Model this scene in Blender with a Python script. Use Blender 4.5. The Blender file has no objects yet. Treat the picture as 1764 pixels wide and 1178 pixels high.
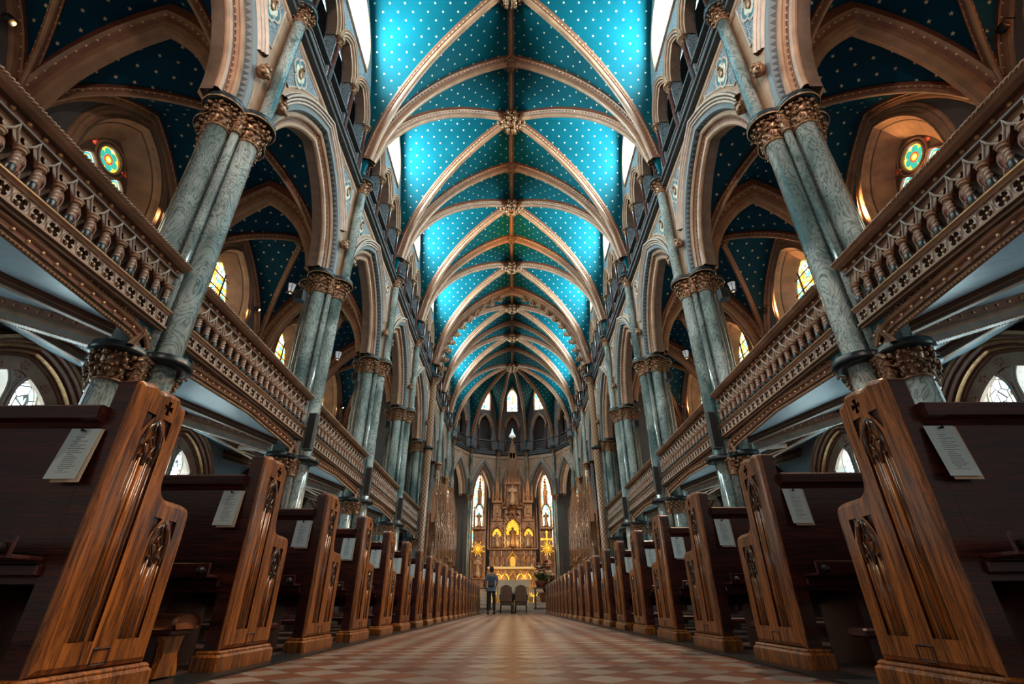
import bpy, math, random
from math import pi, sin, cos, sqrt, atan2, acos, radians
from mathutils import Vector, Matrix
from mathutils.geometry import tessellate_polygon
random.seed(7)
SC = bpy.context.scene
COL = SC.collection

# ------------------------------------------------------------------ camera, world, exposure
cam = bpy.data.cameras.new('camera'); camo = bpy.data.objects.new('camera', cam); COL.objects.link(camo)
cam.sensor_width = 36.0; cam.sensor_fit = 'HORIZONTAL'; cam.lens = 833 / 1764 * 36
cam.clip_start = 0.05; cam.clip_end = 300
camo.location = (0.0, 0.0, 0.295)
camo.rotation_euler = (Matrix.Rotation(radians(90 + 28.64), 4, 'X') @ Matrix.Rotation(radians(-0.2), 4, 'Z')).to_euler()
SC.camera = camo
W = bpy.data.worlds.new('world'); SC.world = W; W.use_nodes = True
bg = W.node_tree.nodes['Background']; bg.inputs[0].default_value = (1.0, 0.84, 0.72, 1); bg.inputs[1].default_value = 0.3
SC.view_settings.view_transform = 'Standard'; SC.view_settings.look = 'None'
SC.view_settings.exposure = 0.0; SC.view_settings.gamma = 1.0
try: SC.view_settings.use_curve_mapping = False
except Exception: pass
SC.cycles.max_bounces = 5; SC.cycles.diffuse_bounces = 3; SC.cycles.glossy_bounces = 3
SC.cycles.sample_clamp_indirect = 4.0; SC.cycles.caustics_reflective = False; SC.cycles.caustics_refractive = False
K_WIN = 98.0          # clerestory glass
K_WARM = 1.0          # warm lamps, added spots included

def light(kind, loc, power, color, size=0.1, aim=None, name='lamp_light', spot=80, blend=0.6, sy=None):
    l = bpy.data.lights.new(name, kind); l.energy = power; l.color = color
    if kind == 'AREA':
        l.size = size
        if sy: l.shape = 'RECTANGLE'; l.size_y = sy
    else: l.shadow_soft_size = size
    if kind == 'SPOT': l.spot_size = radians(spot); l.spot_blend = blend
    o = bpy.data.objects.new(name, l); COL.objects.link(o); o.location = loc
    if aim is not None:
        o.rotation_euler = (Vector(aim) - Vector(loc)).to_track_quat('-Z', 'Y').to_euler()
    return o
WARM = (1.0, 0.62, 0.3); GOLDL = (1.0, 0.55, 0.18)

# ------------------------------------------------------------------ plan of the church (metres)
BAY = 4.87
PY = [0.96 + BAY * i for i in range(6)]          # column lines .96 ... 25.31
CY = [(PY[i] + PY[i + 1]) / 2 for i in range(5)]
XW = 4.68                                        # nave wall face
XC = 5.0                                         # column axis
XO = 9.35                                        # outer wall
ZS, RISE = 11.7, 6.4                             # nave vault springing, rise
ZA, RISEA = 7.95, 3.7                            # aisle vault springing, rise
SIDES = (('left', -1), ('right', 1))
ORD = ['first', 'second', 'third', 'fourth', 'fifth', 'sixth', 'seventh', 'eighth', 'ninth', 'tenth', 'eleventh', 'twelfth', 'thirteenth',
       'fourteenth', 'fifteenth', 'sixteenth', 'seventeenth', 'eighteenth', 'nineteenth', 'twentieth', 'twenty-first', 'twenty-second']

# ------------------------------------------------------------------ materials
class NB:
    def __init__(s, m):
        m.use_nodes = True; s.t = m.node_tree; s.b = s.t.nodes['Principled BSDF']; s.o = s.t.nodes['Material Output']
    def n(s, typ, ins=None, **kw):
        x = s.t.nodes.new(typ)
        for k, v in kw.items(): setattr(x, k, v)
        for k, v in (ins or {}).items():
            if isinstance(v, bpy.types.NodeSocket): s.t.links.new(v, x.inputs[k])
            else: x.inputs[k].default_value = v
        return x
    def m(s, op, a, b=None, c=None, clamp=False):
        x = s.t.nodes.new('ShaderNodeMath'); x.operation = op; x.use_clamp = clamp
        for i, v in enumerate((a, b, c)):
            if v is None: continue
            if isinstance(v, bpy.types.NodeSocket): s.t.links.new(v, x.inputs[i])
            else: x.inputs[i].default_value = v
        return x.outputs[0]
    def mix(s, f, a, b):
        x = s.t.nodes.new('ShaderNodeMix'); x.data_type = 'RGBA'
        for i, v in ((0, f), (6, a), (7, b)):
            if isinstance(v, bpy.types.NodeSocket): s.t.links.new(v, x.inputs[i])
            else: x.inputs[i].default_value = (v if i == 0 else (*v, 1))
        return x.outputs[2]
    def noise(s, vec, scale, detail=3, dist=0.0, rough=0.5):
        return s.n('ShaderNodeTexNoise', {'Vector': vec, 'Scale': scale, 'Detail': detail, 'Distortion': dist, 'Roughness': rough}).outputs[0]
    def obj(s): return s.n('ShaderNodeTexCoord').outputs['Object']
    def geo(s): return s.n('ShaderNodeNewGeometry').outputs['Position']
    def uv(s): return s.n('ShaderNodeTexCoord').outputs['UV']
    def link(s, a, name): s.t.links.new(a, s.b.inputs[name])
    def bump(s, h, strength, dist=0.01):
        x = s.n('ShaderNodeBump', {'Height': h, 'Strength': strength, 'Distance': dist}); s.link(x.outputs[0], 'Normal')
M = {}
def simple(name, col, rough=0.5, metal=0.0, var=0.25, scale=6.0, bump=0.0, spec=None, coat=0, carve=None):
    m = bpy.data.materials.new(name); b = NB(m); M[name] = m
    nz = b.noise(b.geo(), scale, 4)
    dark = tuple(c * (1 - var) for c in col); lite = tuple(min(1, c * (1 + var * 0.6)) for c in col)
    b.link(b.mix(b.m('MULTIPLY_ADD', nz, 2.0, -0.5, True), dark, lite), 'Base Color')
    b.b.inputs['Roughness'].default_value = rough; b.b.inputs['Metallic'].default_value = metal
    if coat: b.b.inputs['Coat Weight'].default_value = coat; b.b.inputs['Coat Roughness'].default_value = 0.15
    if spec is not None: b.b.inputs['Specular IOR Level'].default_value = spec
    if bump: b.bump(b.noise(b.geo(), scale * 6, 3), bump, 0.02)
    if carve:
        v = b.n('ShaderNodeTexVoronoi', {'Vector': b.geo(), 'Scale': carve}); b.bump(v.outputs[0], -0.9, 0.5 / carve)
    return m
simple('cream', (0.46, 0.265, 0.165), 0.42, var=0.35, scale=3)
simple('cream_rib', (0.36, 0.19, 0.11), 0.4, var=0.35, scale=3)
simple('cream_pale', (0.62, 0.48, 0.40), 0.42, var=0.22)
simple('cream_twist', (0.58, 0.40, 0.30), 0.4, var=0.3)
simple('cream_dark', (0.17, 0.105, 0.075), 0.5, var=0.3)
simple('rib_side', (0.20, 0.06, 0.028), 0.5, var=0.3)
simple('gold', (0.55, 0.31, 0.14), 0.34, 0.5, var=0.4, scale=14)
simple('gold_bead', (0.85, 0.55, 0.32), 0.4, 0.3, var=0.15)
simple('bronze', (0.33, 0.175, 0.095), 0.34, 0.4, var=0.6, scale=18, carve=26)
simple('black', (0.014, 0.02, 0.024), 0.32, var=0.3)
simple('dark_grey', (0.05, 0.055, 0.06), 0.5, var=0.3)
simple('grey_plaster', (0.13, 0.12, 0.125), 0.7, var=0.2, scale=2)
simple('teal_plain', (0.012, 0.17, 0.23), 0.5, var=0.25)
simple('pink_leaf', (0.50, 0.20, 0.14), 0.5, var=0.25, scale=20)
simple('red_marble', (0.075, 0.022, 0.016), 0.2, var=0.4, scale=9)
simple('iron', (0.02, 0.02, 0.022), 0.45, 0.6)
simple('speaker_grey', (0.07, 0.085, 0.095), 0.55)
simple('leather', (0.24, 0.085, 0.035), 0.38, var=0.3, scale=10, bump=0.1)
simple('cloth_white', (0.78, 0.7, 0.55), 0.8, var=0.1)
simple('altar_stone', (0.30, 0.155, 0.085), 0.3, 0.35, var=0.8, scale=6, carve=9)
simple('statue_stone', (0.52, 0.37, 0.27), 0.45, var=0.5, scale=6, carve=14)
simple('step_marble', (0.42, 0.36, 0.31), 0.35, var=0.2, scale=4)
simple('candle_wax', (0.8, 0.66, 0.45), 0.5, var=0.1)
simple('altar_gold', (0.85, 0.5, 0.1), 0.3, 0.9, var=0.3, scale=12)
simple('leaf_green', (0.03, 0.07, 0.02), 0.6, var=0.5, scale=20)
simple('flower_white', (0.75, 0.72, 0.55), 0.6, var=0.2, scale=30)
simple('flower_red', (0.35, 0.06, 0.03), 0.6, var=0.3, scale=30)
simple('chair_wood', (0.035, 0.015, 0.01), 0.3, var=0.3)
simple('shirt', (0.13, 0.2, 0.27), 0.8, var=0.2)
simple('skin', (0.4, 0.22, 0.15), 0.55, var=0.1)
simple('hair', (0.012, 0.01, 0.01), 0.5)
simple('trousers', (0.015, 0.015, 0.02), 0.8)
simple('bag', (0.05, 0.075, 0.1), 0.7)
simple('shoe_leather', (0.02, 0.015, 0.012), 0.4)

def glow(name, col, strength):
    m = bpy.data.materials.new(name); b = NB(m); M[name] = m
    nz = b.noise(b.geo(), 5, 2)
    b.link(b.mix(nz, tuple(c * 0.8 for c in col), col), 'Emission Color'); b.b.inputs['Emission Strength'].default_value = strength
    b.b.inputs['Base Color'].default_value = (*col, 1)
glow('bulb_glow', (1.0, 0.6, 0.22), 25); glow('lantern_glow', (0.8, 0.86, 0.9), 0.35)
def niche_mat():  # emission puts lit brightness into gold niches, ray bursts, cross and candelabrum arms
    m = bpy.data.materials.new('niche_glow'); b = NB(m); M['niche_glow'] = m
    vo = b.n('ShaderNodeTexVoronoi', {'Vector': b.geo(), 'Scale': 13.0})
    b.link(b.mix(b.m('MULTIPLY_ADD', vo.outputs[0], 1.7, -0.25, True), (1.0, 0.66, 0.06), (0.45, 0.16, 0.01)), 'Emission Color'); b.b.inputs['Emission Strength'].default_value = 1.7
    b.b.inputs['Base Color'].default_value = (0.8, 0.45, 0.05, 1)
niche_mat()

def marble():
    m = bpy.data.materials.new('green_marble'); b = NB(m); M['green_marble'] = m
    mp = b.n('ShaderNodeMapping', {'Vector': b.geo(), 'Scale': (1.5, 1.5, 0.62)}).outputs[0]
    nz = b.noise(mp, 1.6, 4.0, 1.5, 0.5)
    v = b.m('SINE', b.m('MULTIPLY', nz, 44.0))
    line = b.m('POWER', b.m('ABSOLUTE', v), 0.6)
    big = b.noise(mp, 1.1, 2, 0.5)
    tone = b.mix(b.m('MULTIPLY_ADD', big, 3.0, -1.0, True), (0.09, 0.125, 0.12), (0.56, 0.57, 0.525))
    fine = b.noise(b.geo(), 30, 3)
    c = b.mix(b.m('MULTIPLY', b.m('SUBTRACT', 1.0, line), 0.85), tone, (0.006, 0.022, 0.024))
    c = b.mix(b.m('MULTIPLY', fine, 0.25), c, (0.1, 0.16, 0.15))
    b.link(c, 'Base Color'); b.b.inputs['Roughness'].default_value = 0.17
    b.b.inputs['Coat Weight'].default_value = 0.5; b.b.inputs['Coat Roughness'].default_value = 0.08
marble()

def star_nodes(b, uv, pitch, size, stagger=True):
    sep = b.n('ShaderNodeSeparateXYZ', {'Vector': uv})
    u = b.m('DIVIDE', sep.outputs[0], pitch); v = b.m('DIVIDE', sep.outputs[1], pitch * 0.5 if stagger else pitch)
    row = b.m('FLOOR', v)
    if stagger: u = b.m('ADD', u, b.m('MULTIPLY', b.m('PINGPONG', row, 1.0), 0.5))
    fu = b.m('MULTIPLY', b.m('SUBTRACT', b.m('FRACT', u), 0.5), pitch)
    fv = b.m('MULTIPLY', b.m('SUBTRACT', b.m('FRACT', v), 0.5), pitch * 0.5 if stagger else pitch)
    r = b.m('SQRT', b.m('ADD', b.m('MULTIPLY', fu, fu), b.m('MULTIPLY', fv, fv)))
    th = b.m('ARCTAN2', fv, fu)
    lim = b.m('MULTIPLY', b.m('MULTIPLY_ADD', b.m('COSINE', b.m('MULTIPLY', th, 5.0)), 0.32, 0.66), size)
    return b.m('LESS_THAN', r, lim)
def star_mat(name, pitch, size, base, star=(0.95, 0.8, 0.55)):
    m = bpy.data.materials.new(name); b = NB(m); M[name] = m
    st = star_nodes(b, b.uv(), pitch, size)
    c = b.mix(b.m('MULTIPLY_ADD', b.noise(b.geo(), 0.8, 3), 1.6, -0.3, True), tuple(x * 0.75 for x in base), tuple(x * 1.2 for x in base))
    b.link(b.mix(st, c, star), 'Base Color'); b.b.inputs['Roughness'].default_value = 0.6; b.b.inputs['Specular IOR Level'].default_value = 0.08
    b.link(b.m('MULTIPLY', st, 0.15), 'Metallic')
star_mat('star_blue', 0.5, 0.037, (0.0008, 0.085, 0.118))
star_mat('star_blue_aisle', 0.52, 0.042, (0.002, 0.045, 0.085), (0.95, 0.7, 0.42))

def scroll():
    m = bpy.data.materials.new('scroll_panel'); b = NB(m); M['scroll_panel'] = m
    nz = b.noise(b.geo(), 2.6, 1.0, 2.2)
    v = b.m('ABSOLUTE', b.m('SINE', b.m('MULTIPLY', nz, 42.0)))
    b.link(b.mix(b.m('GREATER_THAN', v, 0.62), (0.38, 0.40, 0.42), (0.045, 0.09, 0.125)), 'Base Color'); b.b.inputs['Roughness'].default_value = 0.5
scroll()
def peach():
    m = bpy.data.materials.new('peach_scroll'); b = NB(m); M['peach_scroll'] = m
    v = b.m('ABSOLUTE', b.m('SINE', b.m('MULTIPLY', b.noise(b.geo(), 2.0, 1.0, 2.0), 30.0)))
    b.link(b.mix(b.m('GREATER_THAN', v, 0.85), (0.62, 0.40, 0.29), (0.24, 0.11, 0.07)), 'Base Color'); b.b.inputs['Roughness'].default_value = 0.45
peach()
def zig():
    m = bpy.data.materials.new('zigzag_band'); b = NB(m); M['zigzag_band'] = m
    sep = b.n('ShaderNodeSeparateXYZ', {'Vector': b.uv()})
    p = b.m('PINGPONG', b.m('MULTIPLY', sep.outputs[0], 1.0), 0.06)
    f = b.m('LESS_THAN', b.m('MULTIPLY', sep.outputs[1], 1.0), b.m('MULTIPLY', p, 1.0))
    nz = b.noise(b.geo(), 6, 2)
    b.link(b.mix(f, (0.16, 0.19, 0.21), (0.035, 0.05, 0.062)), 'Base Color'); b.b.inputs['Roughness'].default_value = 0.55
zig()
def painted():
    m = bpy.data.materials.new('painted_soffit'); b = NB(m); M['painted_soffit'] = m
    st = b.noise(b.n('ShaderNodeMapping', {'Vector': b.geo(), 'Scale': (0.5, 7, 3)}).outputs[0], 4, 6)
    sp = b.noise(b.geo(), 6, 3, 1.5)
    c = b.mix(st, (0.22, 0.33, 0.40), (0.60, 0.72, 0.78))
    b.link(b.mix(b.m('GREATER_THAN', sp, 0.68), c, (0.45, 0.42, 0.40)), 'Base Color'); b.b.inputs['Roughness'].default_value = 0.42
painted()
def oak(name, a, c, coat, rough=0.32):
    m = bpy.data.materials.new(name); b = NB(m); M[name] = m
    mp = b.n('ShaderNodeMapping', {'Vector': b.geo(), 'Scale': ((9, 9, 0.55) if name != 'oak_dark' else (0.5, 9, 8))}).outputs[0]
    g = b.noise(mp, 3.0, 6, 1.2, 0.7); l = b.noise(mp, 16, 3, 0.3)
    k = b.m('MULTIPLY_ADD', g, 3.4, -1.2, True)
    col = b.mix(k, a, c)
    b.link(b.mix(b.m('MULTIPLY', b.m('GREATER_THAN', l, 0.57), 0.6), col, tuple(x * 0.3 for x in a)), 'Base Color')
    b.link(b.m('MULTIPLY_ADD', g, 0.3, rough - 0.12), 'Roughness'); b.b.inputs['Coat Weight'].default_value = coat
    b.b.inputs['Coat Roughness'].default_value = 0.18
    b.bump(l, 0.22, 0.004)
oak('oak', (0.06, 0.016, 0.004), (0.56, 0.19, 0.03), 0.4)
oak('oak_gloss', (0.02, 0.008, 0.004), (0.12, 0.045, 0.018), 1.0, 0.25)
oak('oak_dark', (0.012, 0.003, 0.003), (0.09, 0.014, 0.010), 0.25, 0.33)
def floor_mat():
    m = bpy.data.materials.new('diamond_tiles'); b = NB(m); M['diamond_tiles'] = m
    g = b.geo(); mp = b.n('ShaderNodeMapping', {'Vector': g, 'Rotation': (0, 0, pi / 4), 'Location': (0.1, 0.1, 0.07)}).outputs[0]
    ch = b.n('ShaderNodeTexChecker', {'Vector': mp, 'Scale': 1 / 0.2})
    sep = b.n('ShaderNodeSeparateXYZ', {'Vector': mp})
    gx = b.m('ABSOLUTE', b.m('SUBTRACT', b.m('FRACT', b.m('DIVIDE', sep.outputs[0], 0.2)), 0.5))
    gy = b.m('ABSOLUTE', b.m('SUBTRACT', b.m('FRACT', b.m('DIVIDE', sep.outputs[1], 0.2)), 0.5))
    gr = b.m('GREATER_THAN', b.m('MAXIMUM', gx, gy), 0.488)
    cell = b.n('ShaderNodeTexWhiteNoise', {'Vector': b.n('ShaderNodeVectorMath', {0: b.n('ShaderNodeVectorMath', {0: mp, 1: (5, 5, 0)}, operation='MULTIPLY').outputs[0]}, operation='FLOOR').outputs[0]}).outputs[0]
    nz = b.noise(g, 60, 4)
    a = b.mix(cell, (0.15, 0.055, 0.032), (0.25, 0.10, 0.06)); c = b.mix(cell, (0.23, 0.19, 0.17), (0.38, 0.33, 0.30))
    col = b.mix(ch.outputs[1], a, c); col = b.mix(b.m('MULTIPLY', nz, 0.35), col, (0.09, 0.06, 0.05))
    b.link(b.mix(gr, col, (0.04, 0.028, 0.022)), 'Base Color')
    b.link(b.m('MULTIPLY_ADD', b.noise(g, 9, 3), 0.15, 0.28), 'Roughness'); b.bump(nz, 0.08, 0.002)
floor_mat()
def planks():
    m = bpy.data.materials.new('floor_planks'); b = NB(m); M['floor_planks'] = m
    sep = b.n('ShaderNodeSeparateXYZ', {'Vector': b.geo()})
    f = b.m('FRACT', b.m('MULTIPLY', sep.outputs[0], 11)); g = b.m('GREATER_THAN', f, 0.93)
    nz = b.noise(b.n('ShaderNodeMapping', {'Vector': b.geo(), 'Scale': (20, 1, 1)}).outputs[0], 3, 3)
    b.link(b.mix(g, b.mix(nz, (0.045, 0.025, 0.02), (0.16, 0.10, 0.085)), (0.01, 0.008, 0.008)), 'Base Color'); b.b.inputs['Roughness'].default_value = 0.35
planks()
def glass(name, kind, strength, tint=(1, 1, 1)):
    m = bpy.data.materials.new(name); b = NB(m); M[name] = m
    uv = b.uv(); g = uv
    sep = b.n('ShaderNodeSeparateXYZ', {'Vector': g})
    if kind == 'diamond':
        a = b.m('ADD', b.m('MULTIPLY', sep.outputs[0], 1.0), b.m('MULTIPLY', sep.outputs[1], 0.5)); c = b.m('SUBTRACT', b.m('MULTIPLY', sep.outputs[0], 1.0), b.m('MULTIPLY', sep.outputs[1], 0.5))
        l1 = b.m('LESS_THAN', b.m('ABSOLUTE', b.m('SUBTRACT', b.m('FRACT', b.m('MULTIPLY', a, 1.35)), 0.5)), 0.022)
        l2 = b.m('LESS_THAN', b.m('ABSOLUTE', b.m('SUBTRACT', b.m('FRACT', b.m('MULTIPLY', c, 1.35)), 0.5)), 0.022)
        lead = b.m('MAXIMUM', l1, l2); col = b.mix(b.noise(uv, 3, 2), tuple(t * 0.8 for t in tint), tint)
        b.link(b.mix(lead, col, (0.004, 0.004, 0.005)), 'Emission Color')
    else:
        sc = {'pic': 9.0, 'apse': 6.5, 'lower': 4.5, 'rose': 14.0}[kind]
        vo = b.n('ShaderNodeTexVoronoi', {'Vector': g, 'Scale': sc}); ed = b.n('ShaderNodeTexVoronoi', {'Vector': g, 'Scale': sc}, feature='DISTANCE_TO_EDGE')
        lead = b.m('LESS_THAN', ed.outputs[0], 0.045)
        ramp = b.n('ShaderNodeValToRGB', {0: b.n('ShaderNodeSeparateColor', {0: vo.outputs['Color']}).outputs[0]})
        pal = {'pic': [(1, .95, .7), (1, .75, .12), (0.95, .9, .6), (.9, .35, .03), (.1, .65, .75), (1, .95, .8)], 'apse': [(1, 1, .95), (1, .85, .5), (.9, 1, 1), (.05, .55, .55), (1, .95, .7), (1, .6, .1)],
               'lower': [(.75, .95, 1), (.5, .85, .95), (.85, .9, .9), (.2, .65, .75), (.6, .9, 1), (.8, .95, 1)], 'rose': [(.85, .1, .05), (1, .75, .05), (.1, .7, .6), (.95, .9, .8), (0, .5, .6), (1, .5, .05)]}[kind]
        cr = ramp.color_ramp; cr.interpolation = 'CONSTANT'
        while len(cr.elements) < len(pal): cr.elements.new(0.5)
        for i, p in enumerate(pal): cr.elements[i].position = i / len(pal); cr.elements[i].color = (*p, 1)
        b.link(b.mix(lead, ramp.outputs[0], (0.01, 0.01, 0.012)), 'Emission Color')
    b.b.inputs['Emission Strength'].default_value = strength; b.b.inputs['Base Color'].default_value = (0.02, 0.02, 0.02, 1); b.b.inputs['Roughness'].default_value = 0.2
glass('glass_clerestory', 'diamond', K_WIN, (0.72, 0.98, 1.0))
glass('glass_gallery', 'pic', 3.2); glass('glass_apse', 'apse', 7.0); glass('glass_lower', 'lower', 11.0); glass('glass_rose', 'rose', 1.6)
glow('glass_blue', (0.02, 0.55, 0.7), 1.2); glow('glass_white', (1, 0.97, 0.9), 2.0); glow('glass_yellow', (1.0, 0.75, 0.08), 1.4); glow('glass_green', (0.05, 0.5, 0.38), 1.2); glow('glass_red', (0.8, 0.1, 0.04), 1.1)
def card_mat():
    m = bpy.data.materials.new('printed_card'); b = NB(m); M['printed_card'] = m
    sep = b.n('ShaderNodeSeparateXYZ', {'Vector': b.uv()}); u, v = sep.outputs[0], sep.outputs[1]
    ln = b.m('LESS_THAN', b.m('FRACT', b.m('MULTIPLY', v, 26)), 0.38)
    row = b.n('ShaderNodeTexWhiteNoise', {'W': b.m('FLOOR', b.m('MULTIPLY', v, 26))}, noise_dimensions='1D').outputs[0]
    wide = b.m('LESS_THAN', b.m('ABSOLUTE', b.m('SUBTRACT', u, b.m('MULTIPLY_ADD', row, 0.12, 0.42))), b.m('MULTIPLY_ADD', row, 0.22, 0.08))
    vis = b.m('MULTIPLY', b.m('GREATER_THAN', v, 0.12), b.m('LESS_THAN', v, 0.85))
    k = b.m('MULTIPLY', b.m('MULTIPLY', ln, wide), b.m('MULTIPLY', vis, 0.75))
    b.link(b.mix(k, (0.62, 0.86, 0.95), (0.05, 0.10, 0.12)), 'Base Color'); b.b.inputs['Roughness'].default_value = 0.22; b.b.inputs['Coat Weight'].default_value = 0.6  # bluish window light put into the card's base tint
card_mat()
def lattice_mat():
    m = bpy.data.materials.new('gold_lattice'); b = NB(m); M['gold_lattice'] = m
    sep = b.n('ShaderNodeSeparateXYZ', {'Vector': b.uv()})
    a = b.m('ADD', sep.outputs[0], sep.outputs[1]); c = b.m('SUBTRACT', sep.outputs[0], sep.outputs[1])
    f = lambda x: b.m('ABSOLUTE', b.m('SUBTRACT', b.m('FRACT', b.m('MULTIPLY', x, 4.5)), 0.5))
    k = b.m('LESS_THAN', b.m('MINIMUM', f(a), f(c)), 0.09)
    dot = b.m('GREATER_THAN', b.m('MINIMUM', f(a), f(c)), 0.40)
    col = b.mix(k, (0.13, 0.045, 0.028), (0.55, 0.36, 0.2)); b.link(b.mix(dot, col, (0.34, 0.15, 0.07)), 'Base Color'); b.b.inputs['Roughness'].default_value = 0.35
lattice_mat()
def uph():
    m = bpy.data.materials.new('chair_fabric'); b = NB(m); M['chair_fabric'] = m
    ch = b.n('ShaderNodeTexChecker', {'Vector': b.n('ShaderNodeMapping', {'Vector': b.geo(), 'Rotation': (0, pi / 4, 0)}).outputs[0], 'Scale': 28})
    b.link(b.mix(ch.outputs[1], (0.10, 0.045, 0.025), (0.20, 0.11, 0.06)), 'Base Color'); b.b.inputs['Roughness'].default_value = 0.8
uph()

# ------------------------------------------------------------------ mesh builder
class MB:
    def __init__(s): s.v = []; s.f = []; s.mi = []; s.uv = {}; s.sm = []
    def add(s, vs, fs, mi=0, uvs=None, smooth=False):
        o = len(s.v); s.v.extend(tuple(v) for v in vs)
        for k, f in enumerate(fs):
            if uvs: s.uv[len(s.f)] = [uvs[i] for i in f]
            s.f.append([i + o for i in f]); s.mi.append(mi if isinstance(mi, int) else mi[k]); s.sm.append(smooth)
        return s
    def box(s, a, b, mi=0):
        (x0, y0, z0), (x1, y1, z1) = a, b
        vs = [(x0, y0, z0), (x1, y0, z0), (x1, y1, z0), (x0, y1, z0), (x0, y0, z1), (x1, y0, z1), (x1, y1, z1), (x0, y1, z1)]
        return s.add(vs, [(0, 3, 2, 1), (4, 5, 6, 7), (0, 1, 5, 4), (1, 2, 6, 5), (2, 3, 7, 6), (3, 0, 4, 7)], mi)
    def bbox(s, a, b, r=0.01, mi=0):         # box with chamfered edges
        (x0, y0, z0), (x1, y1, z1) = a, b
        ring = lambda i, z: [(x0 + i + r, y0 + i, z), (x1 - i - r, y0 + i, z), (x1 - i, y0 + i + r, z), (x1 - i, y1 - i - r, z), (x1 - i - r, y1 - i, z), (x0 + i + r, y1 - i, z), (x0 + i, y1 - i - r, z), (x0 + i, y0 + i + r, z)]
        return s.loft([ring(r, z0), ring(0, z0 + r), ring(0, z1 - r), ring(r, z1)], True, True, mi, False)
    def loft(s, rings, cap0=False, cap1=False, mi=0, smooth=True, closed=True, uvs=None):
        n = len(rings[0]); vs = [p for r in rings for p in r]; fs = []; m = n if closed else n - 1
        for i in range(len(rings) - 1):
            for j in range(m):
                k = (j + 1) % n; fs.append((i * n + j, i * n + k, (i + 1) * n + k, (i + 1) * n + j))
        s.add(vs, fs, mi, uvs, smooth)
        o = len(s.v) - len(vs)
        if cap0: s.f.append([o + j for j in range(n)][::-1]); s.mi.append(mi); s.sm.append(False)
        if cap1: s.f.append([o + (len(rings) - 1) * n + j for j in range(n)]); s.mi.append(mi); s.sm.append(False)
        return s
    def lathe(s, prof, c=(0, 0, 0), n=16, mi=0, twist=None, uv=False):    # prof [(r,z)]
        rings = []
        for (r, z) in prof: rings.append([(c[0] + r * cos(2 * pi * j / n), c[1] + r * sin(2 * pi * j / n), c[2] + z) for j in range(n)])
        uvs = [(j / n * 2 * pi * prof[0][0], z) for (r, z) in prof for j in range(n)] if uv else None
        return s.loft(rings, prof[0][0] > 1e-4, prof[-1][0] > 1e-4, mi, True, True, uvs)
    def tube(s, pts, r, n=8, mi=0, caps=True):
        pts = [Vector(p) for p in pts]; rings = []; u = None
        for i, p in enumerate(pts):
            t = (pts[min(i + 1, len(pts) - 1)] - pts[max(i - 1, 0)]).normalized()
            if u is None: u = t.orthogonal().normalized()
            u = (u - t * u.dot(t)).normalized(); w = t.cross(u)
            rr = r[i] if isinstance(r, (list, tuple)) else r
            rings.append([p + u * rr * cos(2 * pi * j / n) + w * rr * sin(2 * pi * j / n) for j in range(n)])
        return s.loft(rings, caps, caps, mi)
    def ball(s, c, r, n=8, mi=0, sz=None):
        sz = sz or (1, 1, 1); h = max(3, n // 2); vs = [(c[0], c[1], c[2] - r * sz[2])]; fs = []
        for i in range(1, h):
            a = -pi / 2 + pi * i / h
            for j in range(n): vs.append((c[0] + r * sz[0] * cos(a) * cos(2 * pi * j / n), c[1] + r * sz[1] * cos(a) * sin(2 * pi * j / n), c[2] + r * sz[2] * sin(a)))
        vs.append((c[0], c[1], c[2] + r * sz[2])); L = len(vs) - 1
        for j in range(n):
            k = (j + 1) % n; fs.append((0, 1 + k, 1 + j)); fs.append((L, L - n + j, L - n + k))
            for i in range(h - 2): a = 1 + i * n; fs.append((a + j, a + k, a + n + k, a + n + j))
        return s.add(vs, fs, mi, None, True)
    def octa(s, c, r, mi=0):
        x, y, z = c
        return s.add([(x - r, y, z), (x + r, y, z), (x, y - r, z), (x, y + r, z), (x, y, z - r), (x, y, z + r)], [(0, 2, 5), (2, 1, 5), (1, 3, 5), (3, 0, 5), (2, 0, 4), (1, 2, 4), (3, 1, 4), (0, 3, 4)], mi)
    def sweep(s, path, S, prof, mi=0, closed=False, flip=1, smooth=False, uvscale=None):
        """prof [(w,d)]: w along S, d along the in-plane outward normal; mi int or one per profile segment"""
        path = [Vector(p) for p in path]; S = Vector(S).normalized(); L = len(path); rings = []; us = []; acc = 0
        for i, p in enumerate(path):
            a = (p - path[i - 1]).normalized() if i else None; b = (path[i + 1] - p).normalized() if i < L - 1 else None
            if a is None: a = b
            if b is None: b = a
            t = (a + b).normalized(); N = S.cross(t).normalized() * flip
            k = 1 / max(0.5, sqrt(max(0, (1 + a.dot(b)) / 2)))
            if i: acc += (p - path[i - 1]).length
            rings.append([p + S * w + N * d * k for (w, d) in prof]); us.append(acc)
        n = len(prof); vs = [q for r in rings for q in r]; fs = []; ms = []; m = n if closed else n - 1
        for i in range(L - 1):
            for j in range(m):
                k = (j + 1) % n; fs.append((i * n + j, i * n + k, (i + 1) * n + k, (i + 1) * n + j)); ms.append(mi if isinstance(mi, int) else mi[j])
        uvs = [(us[i], uvscale[j]) for i in range(L) for j in range(n)] if uvscale else None
        return s.add(vs, fs, ms, uvs, smooth)
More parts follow.
